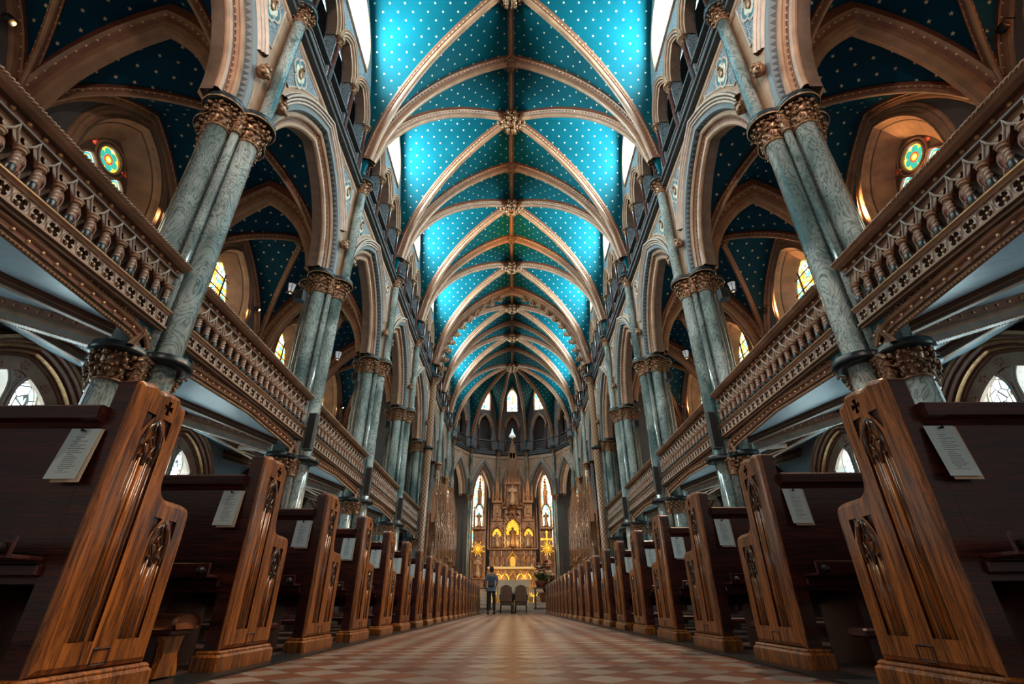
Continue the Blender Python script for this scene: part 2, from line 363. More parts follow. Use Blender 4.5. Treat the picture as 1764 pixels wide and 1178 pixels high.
    def plate(s, outer, holes, fn, d0, d1=None, mi=0, rim=None, uv=False):
        """flat plate with holes; fn(u,v,d)->xyz; faces at d0 (and d1) and walls between"""
        loops = [outer] + list(holes); flat = [p for l in loops for p in l]
        tris = tessellate_polygon([[Vector((p[0], p[1], 0)) for p in l] for l in loops])
        uvs = [tuple(p) for p in flat] if uv else None
        s.add([fn(p[0], p[1], d0) for p in flat], tris, mi, uvs)
        if d1 is not None:
            s.add([fn(p[0], p[1], d1) for p in flat], tris, mi)
            rm = mi if rim is None else rim
            for l in loops:
                n = len(l); vs = [fn(p[0], p[1], d0) for p in l] + [fn(p[0], p[1], d1) for p in l]
                s.add(vs, [(j, (j + 1) % n, n + (j + 1) % n, n + j) for j in range(n)], rm)
        return s
    def build(s, name, mats, parent=None, off=(0, 0, 0), recalc=False):
        me = bpy.data.meshes.new(name)
        ox, oy, oz = off
        me.from_pydata([(x - ox, y - oy, z - oz) for (x, y, z) in s.v], [], s.f)
        for m in (mats if isinstance(mats, (list, tuple)) else [mats]): me.materials.append(M[m])
        me.polygons.foreach_set('material_index', s.mi); me.polygons.foreach_set('use_smooth', s.sm)
        if s.uv:
            ul = me.uv_layers.new(name='UVMap')
            for k, uvs in s.uv.items():
                for li, c in zip(me.polygons[k].loop_indices, uvs): ul.data[li].uv = c
        me.update()
        o = bpy.data.objects.new(name, me); COL.objects.link(o)
        if parent: o.parent = parent
        return o
    def frame(s, mat, src):
        """append another builder's geometry through a matrix"""
        o = len(s.v); s.v.extend(tuple(mat @ Vector(v)) for v in src.v)
        for k, f in enumerate(src.f):
            if k in src.uv: s.uv[len(s.f)] = src.uv[k]
            s.f.append([i + o for i in f]); s.mi.append(src.mi[k]); s.sm.append(src.sm[k])
        return s

def tag(o, label=None, cat=None, group=None, kind=None):
    if label: o['label'] = label
    if cat: o['category'] = cat
    if group: o['group'] = group
    if kind: o['kind'] = kind
    return o
def thing(name, label, cat, loc=(0, 0, 0), rz=0, group=None):
    o = bpy.data.objects.new(name, None); COL.objects.link(o); o.location = loc; o.rotation_euler = (0, 0, rz); o.empty_display_size = 0.2
    return tag(o, label, cat, group)
KIDS = {}
def kids(o): return [c for c in o.children]
def dup(root, loc=None, rz=None, label=None, group=None, scale=None, parent=None):
    r = root.copy(); COL.objects.link(r)
    if parent is not None: r.parent = parent
    if loc is not None: r.location = loc
    if rz is not None: r.rotation_euler = (0, 0, rz)
    if scale is not None: r.scale = scale
    if label: r['label'] = label
    if group: r['group'] = group
    for ch in list(root.children):
        dup(ch, parent=r)
    return r
def struct(o): o['kind'] = 'structure'; return o
def ident(v): return v

def arch(hw, rise, off=0.0, n=10, z0=0.0, y0=0.0):
    R = (hw * hw + rise * rise) / (2 * hw); c = R - hw; Ro = R + off; f = acos(min(1, max(-1, c / Ro)))
    right = [(y0 - c + Ro * cos(f * i / n), z0 + Ro * sin(f * i / n)) for i in range(n + 1)]
    left = [(2 * y0 - y, z) for (y, z) in right]
    return left[:-1] + right[::-1]                # left springing -> apex -> right springing
def Hn(s, a, h):
    R = (a * a + h * h) / (2 * a); c = R - a
    return sqrt(max(0.0, R * R - (s * a + c) ** 2))
def circ(cx, cy, r, n=16, a0=0): return [(cx + r * cos(a0 + 2 * pi * i / n), cy + r * sin(a0 + 2 * pi * i / n)) for i in range(n)]
def foil(cx, cy, r, k=4, n=5, a0=0.0, d=0.55, rr=0.52):
    out = []
    for q in range(k):
        a = a0 + 2 * pi * q / k; px, py = cx + r * d * cos(a), cy + r * d * sin(a)
        sp = pi / 2 + pi / k * 0.55
        for i in range(n): b = a - sp + 2 * sp * i / (n - 1); out.append((px + r * rr * cos(b), py + r * rr * sin(b)))
    return out
def leaf(mb, c, ang, w, h, out, curl=1.0, mi=0):
    """curled acanthus leaf: rises from c and curls outward"""
    ca, sa = cos(ang), sin(ang); rows = []
    for i in range(6):
        t = i / 5; hh = h * sin(t * pi * 0.62) ; oo = out * (t ** 2.2) * curl
        if t > 0.75: hh -= h * (t - 0.75) * 0.9
        ww = w * (0.55 + 0.75 * sin(pi * min(1, t * 0.95))) * (1.0 if i % 2 == 0 else 0.72) * (0.35 if i == 5 else 1)
        row = []
        for j in range(5):
            q = (j - 2) / 2; bulge = -0.16 * w * q * q + (0.06 * w if j == 2 else 0)
            x = oo + bulge; y = q * ww / 2
            row.append((c[0] + ca * x - sa * y, c[1] + sa * x + ca * y, c[2] + hh))
        rows.append(row)
    mb.loft(rows, mi=mi, smooth=True, closed=False)
def capital(mb, c, r, h, n=8, flare=1.75, mi=0):
    x, y, z = c
    mb.lathe([(r * 1.02, 0), (r * 1.14, 0.02 * h), (r * 1.14, 0.07 * h), (r * 1.0, 0.09 * h), (r * 1.0, 0.45 * h), (r * 1.25, 0.8 * h), (r * 1.5, h)], c, 14, mi)
    for q_, (dz, rr, sz) in enumerate(((0.17, 1.1, 0.15), (0.34, 1.24, 0.19), (0.52, 1.3, 0.17), (0.68, 1.5, 0.21), (0.84, flare * 0.93, 0.2))):
        for k in range(n + 2):
            a = 2 * pi * (k + 0.5 * (q_ % 2)) / (n + 2); mb.ball((x + r * rr * cos(a), y + r * rr * sin(a), z + h * dz), r * sz * (0.85 + 0.3 * ((k * 7 + q_ * 3) % 5) / 4), 6, mi, (1, 1, 1.25))
    for k in range(n): leaf(mb, (x + r * cos(2 * pi * k / n), y + r * sin(2 * pi * k / n), z + 0.08 * h), 2 * pi * k / n, 2.2 * r * 2 * pi / n / 2, h * 0.5, r * 0.6, 1, mi)
    for k in range(n):
        a = 2 * pi * (k + 0.5) / n
        leaf(mb, (x + r * 1.02 * cos(a), y + r * 1.02 * sin(a), z + 0.3 * h), a, 2.8 * r * 2 * pi / n / 2, h * 0.68, r * (flare - 0.95), 1, mi)
        mb.ball((x + r * flare * 0.98 * cos(a), y + r * flare * 0.98 * sin(a), z + h * 0.86), r * 0.17, 5, mi)
        for dz, rr, sz in ((0.72, flare * 0.86, 0.13), (0.5, 1.42, 0.12), (0.9, flare * 0.9, 0.12)):
            a2 = a + (pi / n) * (1 if dz > 0.6 else 0.5); mb.ball((x + r * rr * cos(a2), y + r * rr * sin(a2), z + h * dz), r * sz, 5, mi)
def quatre(off, r, n=8, sc=1.0, c=(0, 0)):
    """outline of four overlapping circles"""
    out = []
    for q in range(4):
        a0 = q * pi / 2
        for i in range(n * 2 + 1):
            th = a0 - pi / 4 + (pi / 2) * i / (n * 2 + 1)
            d = th - a0; rad = off * cos(d) + sqrt(max(0, r * r - (off * sin(d)) ** 2))
            out.append((c[0] + rad * sc * cos(th), c[1] + rad * sc * sin(th)))
    return out

# ------------------------------------------------------------------ the large structure
mb = MB(); mb.box((-1.39, -6, -0.1), (1.39, 27.4, 0.0)); struct(mb.build('floor', 'diamond_tiles'))
for sd, s in SIDES:
    mb = MB(); a, b = sorted((s * 1.39, s * 1.6)); mb.box((a, -6, -0.1), (b, 25.2, 0.012)); struct(mb.build('trim_%d' % (1 if s < 0 else 2), 'black'))
    mb = MB(); a, b = sorted((s * 1.6, s * XO)); mb.box((a, -6, -0.1), (b, 27.4, 0.02)); struct(mb.build('floor_%s' % sd, 'floor_planks'))
SEG = [(PY[i], PY[i + 1]) for i in range(5)] + [(25.31, 29.4), (29.4, 33.3), (33.3, 36.5)]
# outer walls with openings, aisle ceilings, back walls of the triforium
def outer_wall(s, sd):
    mb = MB(); f = lambda u, v, d: (s * (XO + d), u, v)
    holes = []
    for c in CY:
        holes.append([(y, z) for (y, z) in [(c - 1.15, 8.1)] + [(p[0], p[1]) for p in arch(1.15, 1.75, 0, 8, 9.25, c)] + [(c + 1.15, 8.1)]])
        for q in (-0.47, 0.47): holes.append([(c + q - 0.37, 1.3)] + arch(0.37, 0.5, 0, 5, 3.8, c + q) + [(c + q + 0.37, 1.3)])
    mb.plate([(-6, 0), (25.31, 0), (25.31, 12.2), (-6, 12.2)], holes, f, 0, 0.55, 0, 1)
    struct(mb.build('wall_' + sd, ['grey_plaster', 'cream_dark']))
    mb = MB()
    # lower wall paint: a thin blue plaster dado between the window arches
    mb.plate([(-6, 0.05), (25.3, 0.05), (25.3, 5.2), (-6, 5.2)], [h for h in holes if h[0][1] < 5], lambda u, v, d: (s * (XO - 0.02 + d), u, v), 0, None, 0)
    struct(mb.build('wall_%s_plaster' % sd, 'painted_soffit'))
    mb = MB(); mb.plate([(4.9 * s, 0), (XO * s, 0), (XO * s, 12.2), (4.9 * s, 12.2)], [], lambda u, v, d: (u, 25.4, v), 0)
    struct(mb.build('wall_%s_aisle_end' % sd, 'grey_plaster'))
    mb = MB(); mb.box((min(s * 5.95, s * 6.0), -6, 11.6), (max(s * 5.95, s * 6.0), 36.5, 19)); mb.box((min(s * 5.2, s * 6.0), -6, 15.0), (max(s * 5.2, s * 6.0), 36.5, 15.05)); mb.box((min(s * 4.9, s * 6.0), -6, 11.6), (max(s * 4.9, s * 6.0), 36.5, 11.66))
    struct(mb.build('wall_%s_triforium' % sd, 'dark_grey'))
for sd, s in SIDES: outer_wall(s, sd)

def cell(mb, B, A1, A2, a, h, z0, ns=14, nt=16, mi=0):
    """one web of a ribbed vault: boss B, springing corners A1, A2"""
    B, A1, A2 = Vector(B), Vector(A1), Vector(A2); mid = (A1 + A2) / 2; dep = (mid - B).length; hw = (A2 - A1).length / 2
    arc = [0.0]
    for k in range(1, 33): arc.append(arc[-1] + sqrt((hw / 32) ** 2 + (Hn(k / 32, a, h) - Hn((k - 1) / 32, a, h)) ** 2))
    def al(q): k = min(31, int(q * 32)); return arc[k] + (arc[k + 1] - arc[k]) * (q * 32 - k)
    rows = []; uvs = []
    for i in range(ns + 1):
        s = (i / ns); row = []
        for j in range(nt + 1):
            t = j / nt; q = abs(2 * t - 1) * s; p = B.lerp(A1.lerp(A2, t), s)
            row.append((p.x, p.y, z0 + Hn(min(1, q), a, h))); uvs.append((s * dep, (al(min(1, q)) + 0.13) * (1 if t >= 0.5 else -1) ))
        rows.append(row)
    mb.loft(rows, mi=mi, smooth=True, closed=False, uvs=uvs)
def vault(name, x0, x1, y0, y1, a, h, z0, mat):
    mb = MB(); c = ((x0 + x1) / 2, (y0 + y1) / 2, 0); P = [(x0, y0, 0), (x1, y0, 0), (x1, y1, 0), (x0, y1, 0)]
    for k in range(4): cell(mb, c, P[k], P[(k + 1) % 4], a, h, z0)
    return struct(mb.build(name, mat))
BOSS_Y = []
n = 0
for (y0, y1) in SEG:
    n += 1
    if y0 < 33: vault('ceiling_%d' % n, -XW, XW, y0, y1, XW, RISE, ZS, 'star_blue'); BOSS_Y.append((y0 + y1) / 2)
APB = (0, 36.4)
APX = [(-XW, 33.3), (-XW, 36.5), (-3.45, 39.1), (-1.2, 40.1), (1.2, 40.1), (3.45, 39.1), (XW, 36.5), (XW, 33.3)]
mb = MB()
for k in range(7): cell(mb, (*APB, 0), (*APX[k], 0), (*APX[k + 1], 0), XW, RISE, ZS)
cell(mb, (*APB, 0), (XW, 33.3, 0), (-XW, 33.3, 0), XW, RISE, ZS); struct(mb.build('ceiling_apse', 'star_blue'))
XA0, XA1 = 5.2, XO
AHW = (XA1 - XA0) / 2
for sd, s in SIDES:
    for i in range(5):
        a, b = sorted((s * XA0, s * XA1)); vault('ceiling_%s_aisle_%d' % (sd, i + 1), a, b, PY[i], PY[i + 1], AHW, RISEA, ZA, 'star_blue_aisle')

# wall above the nave arcade, one panel per bay: arch opening, triforium openings, clerestory window, vault lunette
AIN, ARI = 0.715, 2.62      # arcade opening: inset from the bay line, rise
def nave_wall(name, hw, loc, rz, ahw=None, dark=False, ari=ARI):
    ahw = ahw or hw - AIN; mb = MB(); f = lambda u, v, d: (d, u, v)
    hole_a = [(p[0], p[1] + ZA + 0.05) for p in arch(ahw, ari, 0.41, 14)]
    mb.plate([(-hw, ZA - 0.05), (-ahw - 0.41, ZA - 0.05)] + hole_a + [(ahw + 0.41, ZA - 0.05), (hw, ZA - 0.05), (hw, 11.7), (-hw, 11.7)], [], f, 0, None, 0)
    hb = [(p[0], p[1] + ZA + 0.05) for p in arch(ahw, ari, 0, 14)]
    mb.plate([(-hw, ZA - 0.05), (-ahw, ZA - 0.05)] + hb + [(ahw, ZA - 0.05), (hw, ZA - 0.05), (hw, 11.75), (-hw, 11.75)], [], f, 0.6, None, 0)
    top = [(-hw * q, ZS + Hn(q, XW, RISE)) for q in [1 - k / 14 for k in range(15)]] + [(hw * q, ZS + Hn(q, XW, RISE)) for q in [k / 14 for k in range(1, 15)]]
    n3 = 3 if hw > 1.9 else 1; w3 = 0.58 if n3 == 3 else min(0.5, hw * 0.42); sp = hw * 2 / 3 * 0.84
    holes = []
    for k in range(n3):
        c = (k - (n3 - 1) / 2) * sp
        holes.append([(c - w3, 11.8)] + [(p[0] + c, p[1] + 13.85) for p in arch(w3, 0.95, 0, 6)] + [(c + w3, 11.8)])
    ww = min(1.12, hw * 0.46) if n3 == 3 else 0.45
    wz0, wz1, wsp = (15.45, 17.3, 0.35) if n3 == 3 else (15.25, 17.45, 1.2)
    win = [(-ww, wz0)] + [(p[0], p[1] + wz0 + wsp) for p in arch(ww, wz1 - wz0 - wsp, 0, 8)] + [(ww, wz0)]
    holes.append(win)
    mb.plate([(-hw, 11.7)] + top + [(hw, 11.7)], holes, f, 0, 0.35, 1, 1)
    o = mb.build(name, ['cream', 'scroll_panel' if not dark else 'grey_plaster', 'cream']); o.location = loc; o.rotation_euler = (0, 0, rz); struct(o)
    g = MB(); g.plate(win, [], lambda u, v, d: (0.33, u, v), 0, None, 0, uv=True)
    return o, g, win
WN = [0]
def window(mbx, mats, loc, rz):
    WN[0] += 1; o = mbx.build('window_%d' % WN[0], mats); o.location = loc; o.rotation_euler = (0, 0, rz); return struct(o)
def window_frames(win):
    f = MB(); prof = [(-0.02, 0.1), (-0.06, 0.06), (-0.02, 0.02), (0.06, -0.02), (0.3, -0.02)]
    pts = [(0, u, v) for (u, v) in win]; f.sweep(pts, (1, 0, 0), prof, 0, flip=1)
    u0, v0 = win[0]; f.box((-0.06, u0 - 0.1, v0 - 0.1), (0.33, -u0 + 0.1, v0))
    f.box((0.24, -0.025, v0), (0.30, 0.025, max(p[1] for p in win)))
    return f
half = BAY / 2
for i, c in enumerate(CY):
    for sd, s in SIDES:
        rz = 0 if s > 0 else pi
        o, g, win = nave_wall('wall_%s_bay_%d' % (sd, i + 1), half, (s * XW, c, 0), rz)
        fo = window_frames(win).build('window_frame', 'cream'); fo.location = (s * XW, c, 0); fo.rotation_euler = (0, 0, rz); struct(fo); fo.name = 'trim_clerestory_window'
        window(g, 'glass_clerestory', (s * XW, c, 0), rz)
# chancel and apse walls
APS = []          # (centre, rotation, half width)
for (y0, y1) in SEG[5:]:
    for sd, s in SIDES: APS.append(((s * XW, (y0 + y1) / 2, 0), 0 if s > 0 else pi, (y1 - y0) / 2, 'chancel'))
for k in range(1, 6):
    (xa, ya), (xb, yb) = APX[k], APX[k + 1]; mx, my = (xa + xb) / 2, (ya + yb) / 2; d = Vector((xb - xa, yb - ya)); nrm = Vector((-d.y, d.x)).normalized()
    if nrm.dot(Vector((mx - APB[0], my - APB[1]))) < 0: nrm = -nrm
    APS.append(((mx, my, 0), atan2(nrm.y, nrm.x), d.length / 2, 'apse'))
for k, (loc, rz, hw, kind) in enumerate(APS):
    o, g, win = nave_wall('wall_%s_%d' % (kind, k + 1), hw, loc, rz, ahw=hw - 0.52, dark=True, ari=2.5 if kind == 'chancel' else 2.15)
    fo = window_frames(win).build('trim_%s_window' % kind, 'cream'); fo.location = loc; fo.rotation_euler = (0, 0, rz); struct(fo)
    window(g, 'glass_apse' if kind == 'apse' else 'glass_clerestory', loc, rz)
    # back wall of the recess
    b = MB(); f = lambda u, v, d: (1.0 + d, u, v); holes = []
    if kind == 'apse' and k != 8: holes = [[(-0.47, 4.2)] + [(p[0], p[1] + 9.0) for p in arch(0.47, 1.0, 0, 6)] + [(0.47, 4.2)]]
    b.plate([(-hw - 0.55, 0), (hw + 0.55, 0), (hw + 0.55, 11.8), (-hw - 0.55, 11.8)], holes, f, 0, 0.3, 0)
    b.box((0.0, -hw - .3, 11.05), (1.2, hw + .3, 11.1)); b.box((0.9, -hw - 0.5, 11.7), (1.3, hw + 0.5, 18.3))
    b.box((0.3, -hw, 15.0), (1.2, hw, 15.05))
    bo = b.build('wall_%s_recess_%d' % (kind, k + 1), 'grey_plaster'); bo.location = loc; bo.rotation_euler = (0, 0, rz); struct(bo)
    if holes:
        g = MB(); g.plate(holes[0], [], lambda u, v, d: (1.25, u, v), 0, None, 0, uv=True); window(g, 'glass_apse', loc, rz)
        fr = MB(); prof = [(-0.05, 0.2), (-0.1, 0.14), (-0.05, 0.1), (-0.02, 0.03), (0.02, 0.0), (0.26, -0.03)]
        fr.sweep([(1.0, u, v) for u, v in holes[0]], (1, 0, 0), prof, 0, flip=1); fo = fr.build('trim_apse_lancet', 'cream'); fo.location = loc; fo.rotation_euler = (0, 0, rz); struct(fo)
mb = MB(); mb.box((-XO, 27.4, -0.1), (XO, 44, 0.14)); struct(mb.build('floor_chancel', 'step_marble'))

mb = MB(); mb.box((-XW, -6.1, 8.5), (XW, -6, 19)); mb.box((-XW, -6.1, 18.4), (XW, 0.96, 18.6))
for s in (-1, 1): a, b = sorted((s * XW, s * (XW + .2))); mb.box((a, -6, 8.0), (b, 0.96, 18.6))
struct(mb.build('wall_rear', 'grey_plaster'))
# string course along the nave walls and round the apse
prof = [(-0.04, -0.08), (-0.02, 0.02), (-0.14, 0.06), (-0.14, 0.16), (-0.2, 0.18), (-0.2, 0.26), (-0.1, 0.28), (-0.12, 0.36), (-0.05, 0.40), (0.06, 0.40)]
for sd, s in SIDES:
    mb = MB(); mb.loft([[(s * (XW + w), y, 11.32 + d) for (w, d) in prof] for y in (0.5, 36.5)], closed=False, smooth=False, mi=0)
    struct(mb.build('trim_%s_string_course' % sd, 'dark_grey'))
    mb = MB(); mb.loft([[(s * (XW + w), y, 11.12 + d) for (w, d) in [(-0.01, 0), (-0.05, 0.04), (-0.05, 0.13), (0, 0.2)]] for y in (0.5, 36.5)], closed=False, smooth=False)
    struct(mb.build('trim_%s_band' % sd, 'cream'))
mb = MB(); mm = MB()
for k in range(1, 6):
    (xa, ya), (xb, yb) = APX[k], APX[k + 1]; nx, ny = Vector((APB[0] - (xa + xb) / 2, APB[1] - (ya + yb) / 2)).normalized()
    mb.loft([[(x - w * nx * 1.0, y - w * ny, 11.32 + d) for (w, d) in prof] for (x, y) in ((xa, ya), (xb, yb))], closed=False, smooth=False)
    mm.loft([[(x - w * nx, y - w * ny, 11.0 + d) for (w, d) in [(-0.01, 0), (-0.07, 0.05), (-0.07, 0.26), (0, 0.32)]] for (x, y) in ((xa, ya), (xb, yb))], closed=False, smooth=False)
struct(mb.build('trim_apse_string_course', 'dark_grey')); struct(mm.build('trim_apse_band', 'cream'))

# gallery floors (raked) and their painted soffits
def soffit_z(x): return 3.42 + 0.30 * (abs(x) - 4.8)
for sd, s in SIDES:
    mb = MB(); mb.add([(s * 4.82, 0.2, soffit_z(4.8)), (s * XO, 0.2, soffit_z(XO)), (s * XO, 25.3, soffit_z(XO)), (s * 4.82, 25.3, soffit_z(4.8)),
                       (s * 4.82, 0.2, soffit_z(4.8) + .35), (s * XO, 0.2, soffit_z(XO) + .35), (s * XO, 25.3, soffit_z(XO) + .35), (s * 4.82, 25.3, soffit_z(4.8) + .35)],
                      [(0, 1, 2, 3), (4, 7, 6, 5), (0, 3, 7, 4), (0, 4, 5, 1), (1, 5, 6, 2), (2, 6, 7, 3)])
    struct(mb.build('ceiling_%s_under_gallery' % sd, 'painted_soffit'))

# ------------------------------------------------------------------ vault ribs and bosses
RP = [(-0.15, 0.02), (-0.15, -0.1), (-0.11, -0.12), (-0.12, -0.17), (-0.085, -0.2), (-0.075, -0.27), (-0.05, -0.31), (0, -0.325), (0.05, -0.31), (0.075, -0.27), (0.085, -0.2), (0.12, -0.17), (0.11, -0.12), (0.15, -0.1), (0.15, 0.02)]
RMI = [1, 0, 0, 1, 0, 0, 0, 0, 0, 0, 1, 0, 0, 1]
def rib(name, pts, label, group, k=1.0, beads=True, cat='rib', step=0.16, mats=('cream_rib', 'rib_side')):
    pts = [Vector(p) for p in pts]; S = (pts[-1] - pts[0]).cross(Vector((0, 0, 1))).normalized()
    root = struct(thing('trim_' + name, label, None, tuple(pts[0]), 0, group)); off = tuple(pts[0])
    mb = MB(); mb.sweep(pts, S, [(w * k, d * k) for (w, d) in RP], RMI, flip=1 if (pts[len(pts) // 2] - pts[len(pts) // 2 - 1]).normalized().cross(S).z < 0 else -1)
    mb.build('molding', list(mats), root, off)
    if beads:
        bm = MB(); acc = 0; nxt = 0.3; t0 = (pts[-1] - pts[0]); sg = 1
        fl = 1 if (pts[len(pts) // 2] - pts[len(pts) // 2 - 1]).normalized().cross(S).z < 0 else -1
        for i in range(1, len(pts)):
            a, b = pts[i - 1], pts[i]; L = (b - a).length; T = (b - a).normalized(); N = S.cross(T).normalized() * fl
            while nxt < acc + L:
                p = a + T * (nxt - acc)
                for w in (-1, 1): bm.octa(tuple(p + S * w * 0.112 * k - N * 0.145 * k), 0.034 * max(0.8, min(1.2, k)))
                nxt += step
            acc += L
        bm.build('bead_rows', 'gold_bead', root, off)['kind'] = 'stuff'
    return root
def hpath(A, B, a, h, z0, n=18, lim=1.0):
    """from springing A up to the crown at B"""
    A, B = Vector(A), Vector(B)
    return [(A.lerp(B, 1 - (1 - k / n)).x, A.lerp(B, k / n).y, z0 + Hn(lim * (1 - k / n), a, h)) for k in range(n + 1)]
def half_rib(*a, **k): return rib(*a, **k)
def cross_rib(name, A, C, a, h, z0, label, group, k=1.0, n=18, **kw):
    B = tuple((A[i] + C[i]) / 2 for i in (0, 1)) + (0,); p = hpath(A + (0,), B, a, h, z0, n, 0.985); q = hpath(C + (0,), B, a, h, z0, n, 0.985)
    return rib(name, p + q[::-1][1:], label, group, k, **kw)
XS = XW - 0.02
for i in range(6):
    cross_rib('transverse_rib', (-XS, PY[i]), (XS, PY[i]), XW, RISE, ZS, 'transverse rib of the nave vault at the %s pair of columns' % ORD[i], 'transverse ribs of the nave vault', 1.15 if i < 5 else 1.7)
for i in range(1, 3):
    cross_rib('transverse_rib', (-XS, SEG[4 + i][1]), (XS, SEG[4 + i][1]), XW, RISE, ZS, 'cream transverse rib spanning the chancel vault, %s beyond the crocketed chancel arch' % ORD[i - 1], 'transverse ribs of the chancel vault', 1.0)
for i, (y0, y1) in enumerate(SEG[:7]):
    where = 'the %s nave vault bay' % ORD[i] if i < 5 else 'the %s chancel vault bay' % ORD[i - 5]
    cross_rib('diagonal_rib', (-XS, y0), (XS, y1), XW, RISE, ZS, 'moulded diagonal rib of %s running from the left side to the far right side' % where, 'diagonal ribs', 1.0)
    cross_rib('diagonal_rib', (XS, y0), (-XS, y1), XW, RISE, ZS, 'moulded diagonal rib of %s running from the right side to the far left side' % where, 'diagonal ribs', 1.0)
for k in range(8):
    A = (APX[k][0] * 0.995, APX[k][1] - 0.02); B = (*APB, 0)
    rib('apse_rib', hpath((*A, 0), B, XW, RISE, ZS, 18, 0.985), 'cream rib fanning down from the apse boss, %s counted from the left side' % ORD[k], 'fan ribs of the apse vault', 0.85, step=0.22)
rib('ridge_rib', [(0, y, ZS + RISE) for y in (0.96, 12, 24, 36.4)], 'gold-edged ridge rib running the length of the blue star vault', None, 0.72, step=0.2, mats=('cream_rib', 'rib_side'))
def boss(loc, r, label, group, cat='boss'):
    root = thing('ceiling_boss', label, cat, loc, 0, group); mb = MB()
    mb.lathe([(r * 0.45, 0.05), (r * 0.7, 0), (r * 0.72, -0.08), (r * 0.45, -0.16), (r * 0.2, -0.24), (0.001, -0.3)], (0, 0, 0), 14); mb.build('boss_core', 'gold', root)
    lf = MB()
    for q in range(3):
        n_ = 10 - q * 2
        for k in range(n_):
            a = 2 * pi * (k + q * 0.5) / n_; rr = r * (0.9 - q * 0.28); z = -0.04 - q * 0.11
            lf.ball((rr * cos(a), rr * sin(a), z), r * 0.17, 6, 0, (1, 1, 1.3)); lf.ball((rr * 0.8 * cos(a + .2), rr * 0.8 * sin(a + .2), z - 0.07), r * 0.11, 5)
            lf.tube([(rr * 0.6 * cos(a), rr * 0.6 * sin(a), z), (rr * 1.05 * cos(a + .25), rr * 1.05 * sin(a + .25), z - 0.06), (rr * 0.95 * cos(a + .5), rr * 0.95 * sin(a + .5), z + 0.02)], r * 0.06, 5)
    lf.build('foliage', 'bronze', root)['kind'] = 'stuff'
    return root
zc = ZS + RISE - 0.28
b0 = boss((0, CY[0], zc), 0.56, 'large carved gilt boss where the diagonal ribs of the first nave bay cross', 'large gilt bosses')
for i, y in enumerate(BOSS_Y[1:], 2):
    dup(b0, (0, y, zc), label='large carved gilt boss at the rib crossing of the %s' % ('%s nave vault bay' % ORD[i - 1] if i < 6 else '%s chancel vault bay' % ORD[i - 6]))
dup(b0, (*APB, zc - 0.05), label='carved gilt boss where the fan ribs of the apse meet', scale=(1.1, 1.1, 1.2))
for i in range(1, 6): dup(b0, (0, PY[i], zc - 0.02), label='small gilt keystone on the transverse rib at the %s pair of clustered columns' % ORD[i], group='small gilt keystones', scale=(0.55, 0.55, 0.6))
for i in (1, 2): dup(b0, (0, SEG[4 + i][1], zc), label='small gilt keystone on the %s chancel rib' % ORD[i - 1], group='small gilt keystones', scale=(0.55, 0.55, 0.6))
# aisle ribs
for sd, s in SIDES:
    for i in range(1, 6):
        cross_rib('aisle_arch', (s * (XA0 - 0.1), PY[i]), (s * (XA1 + 0.05), PY[i]), AHW + 0.05, RISEA - 0.12, ZA, 'broad pointed arch with gold stars crossing the %s gallery at its %s column' % (sd, ORD[i]), 'arches across the galleries', 1.75, step=0.25)
    for i, c in enumerate(CY):
        xm = s * (XA0 + XA1) / 2
        cross_rib('aisle_diagonal_rib', (s * (XA0 + 0.02), PY[i]), (s * XA1, PY[i + 1]), AHW, RISEA, ZA, 'thin diagonal rib of the %s gallery vault, %s bay, rising from the nave column in front' % (sd, ORD[i]), 'gallery diagonal ribs', 0.6, n=14)
        cross_rib('aisle_diagonal_rib', (s * XA1, PY[i]), (s * (XA0 + 0.02), PY[i + 1]), AHW, RISEA, ZA, 'thin diagonal rib of the %s gallery vault, %s bay, falling to the nave column behind' % (sd, ORD[i]), 'gallery diagonal ribs', 0.6, n=14)
        cross_rib('wall_rib', (s * XO, PY[i] + 0.02), (s * XO, PY[i + 1] - 0.02), AHW, RISEA, ZA, 'orange-brown wall rib framing the round-headed gallery window of the %s side, %s bay' % (sd, ORD[i]), 'gallery wall ribs', 0.8, n=14, step=0.25)
        dup(b0, (xm, c, ZA + RISEA - 0.2), label='small gilt boss at the crown of the %s gallery vault, %s bay' % (sd, ORD[i]), group='gallery bosses', scale=(0.5, 0.5, 0.6))

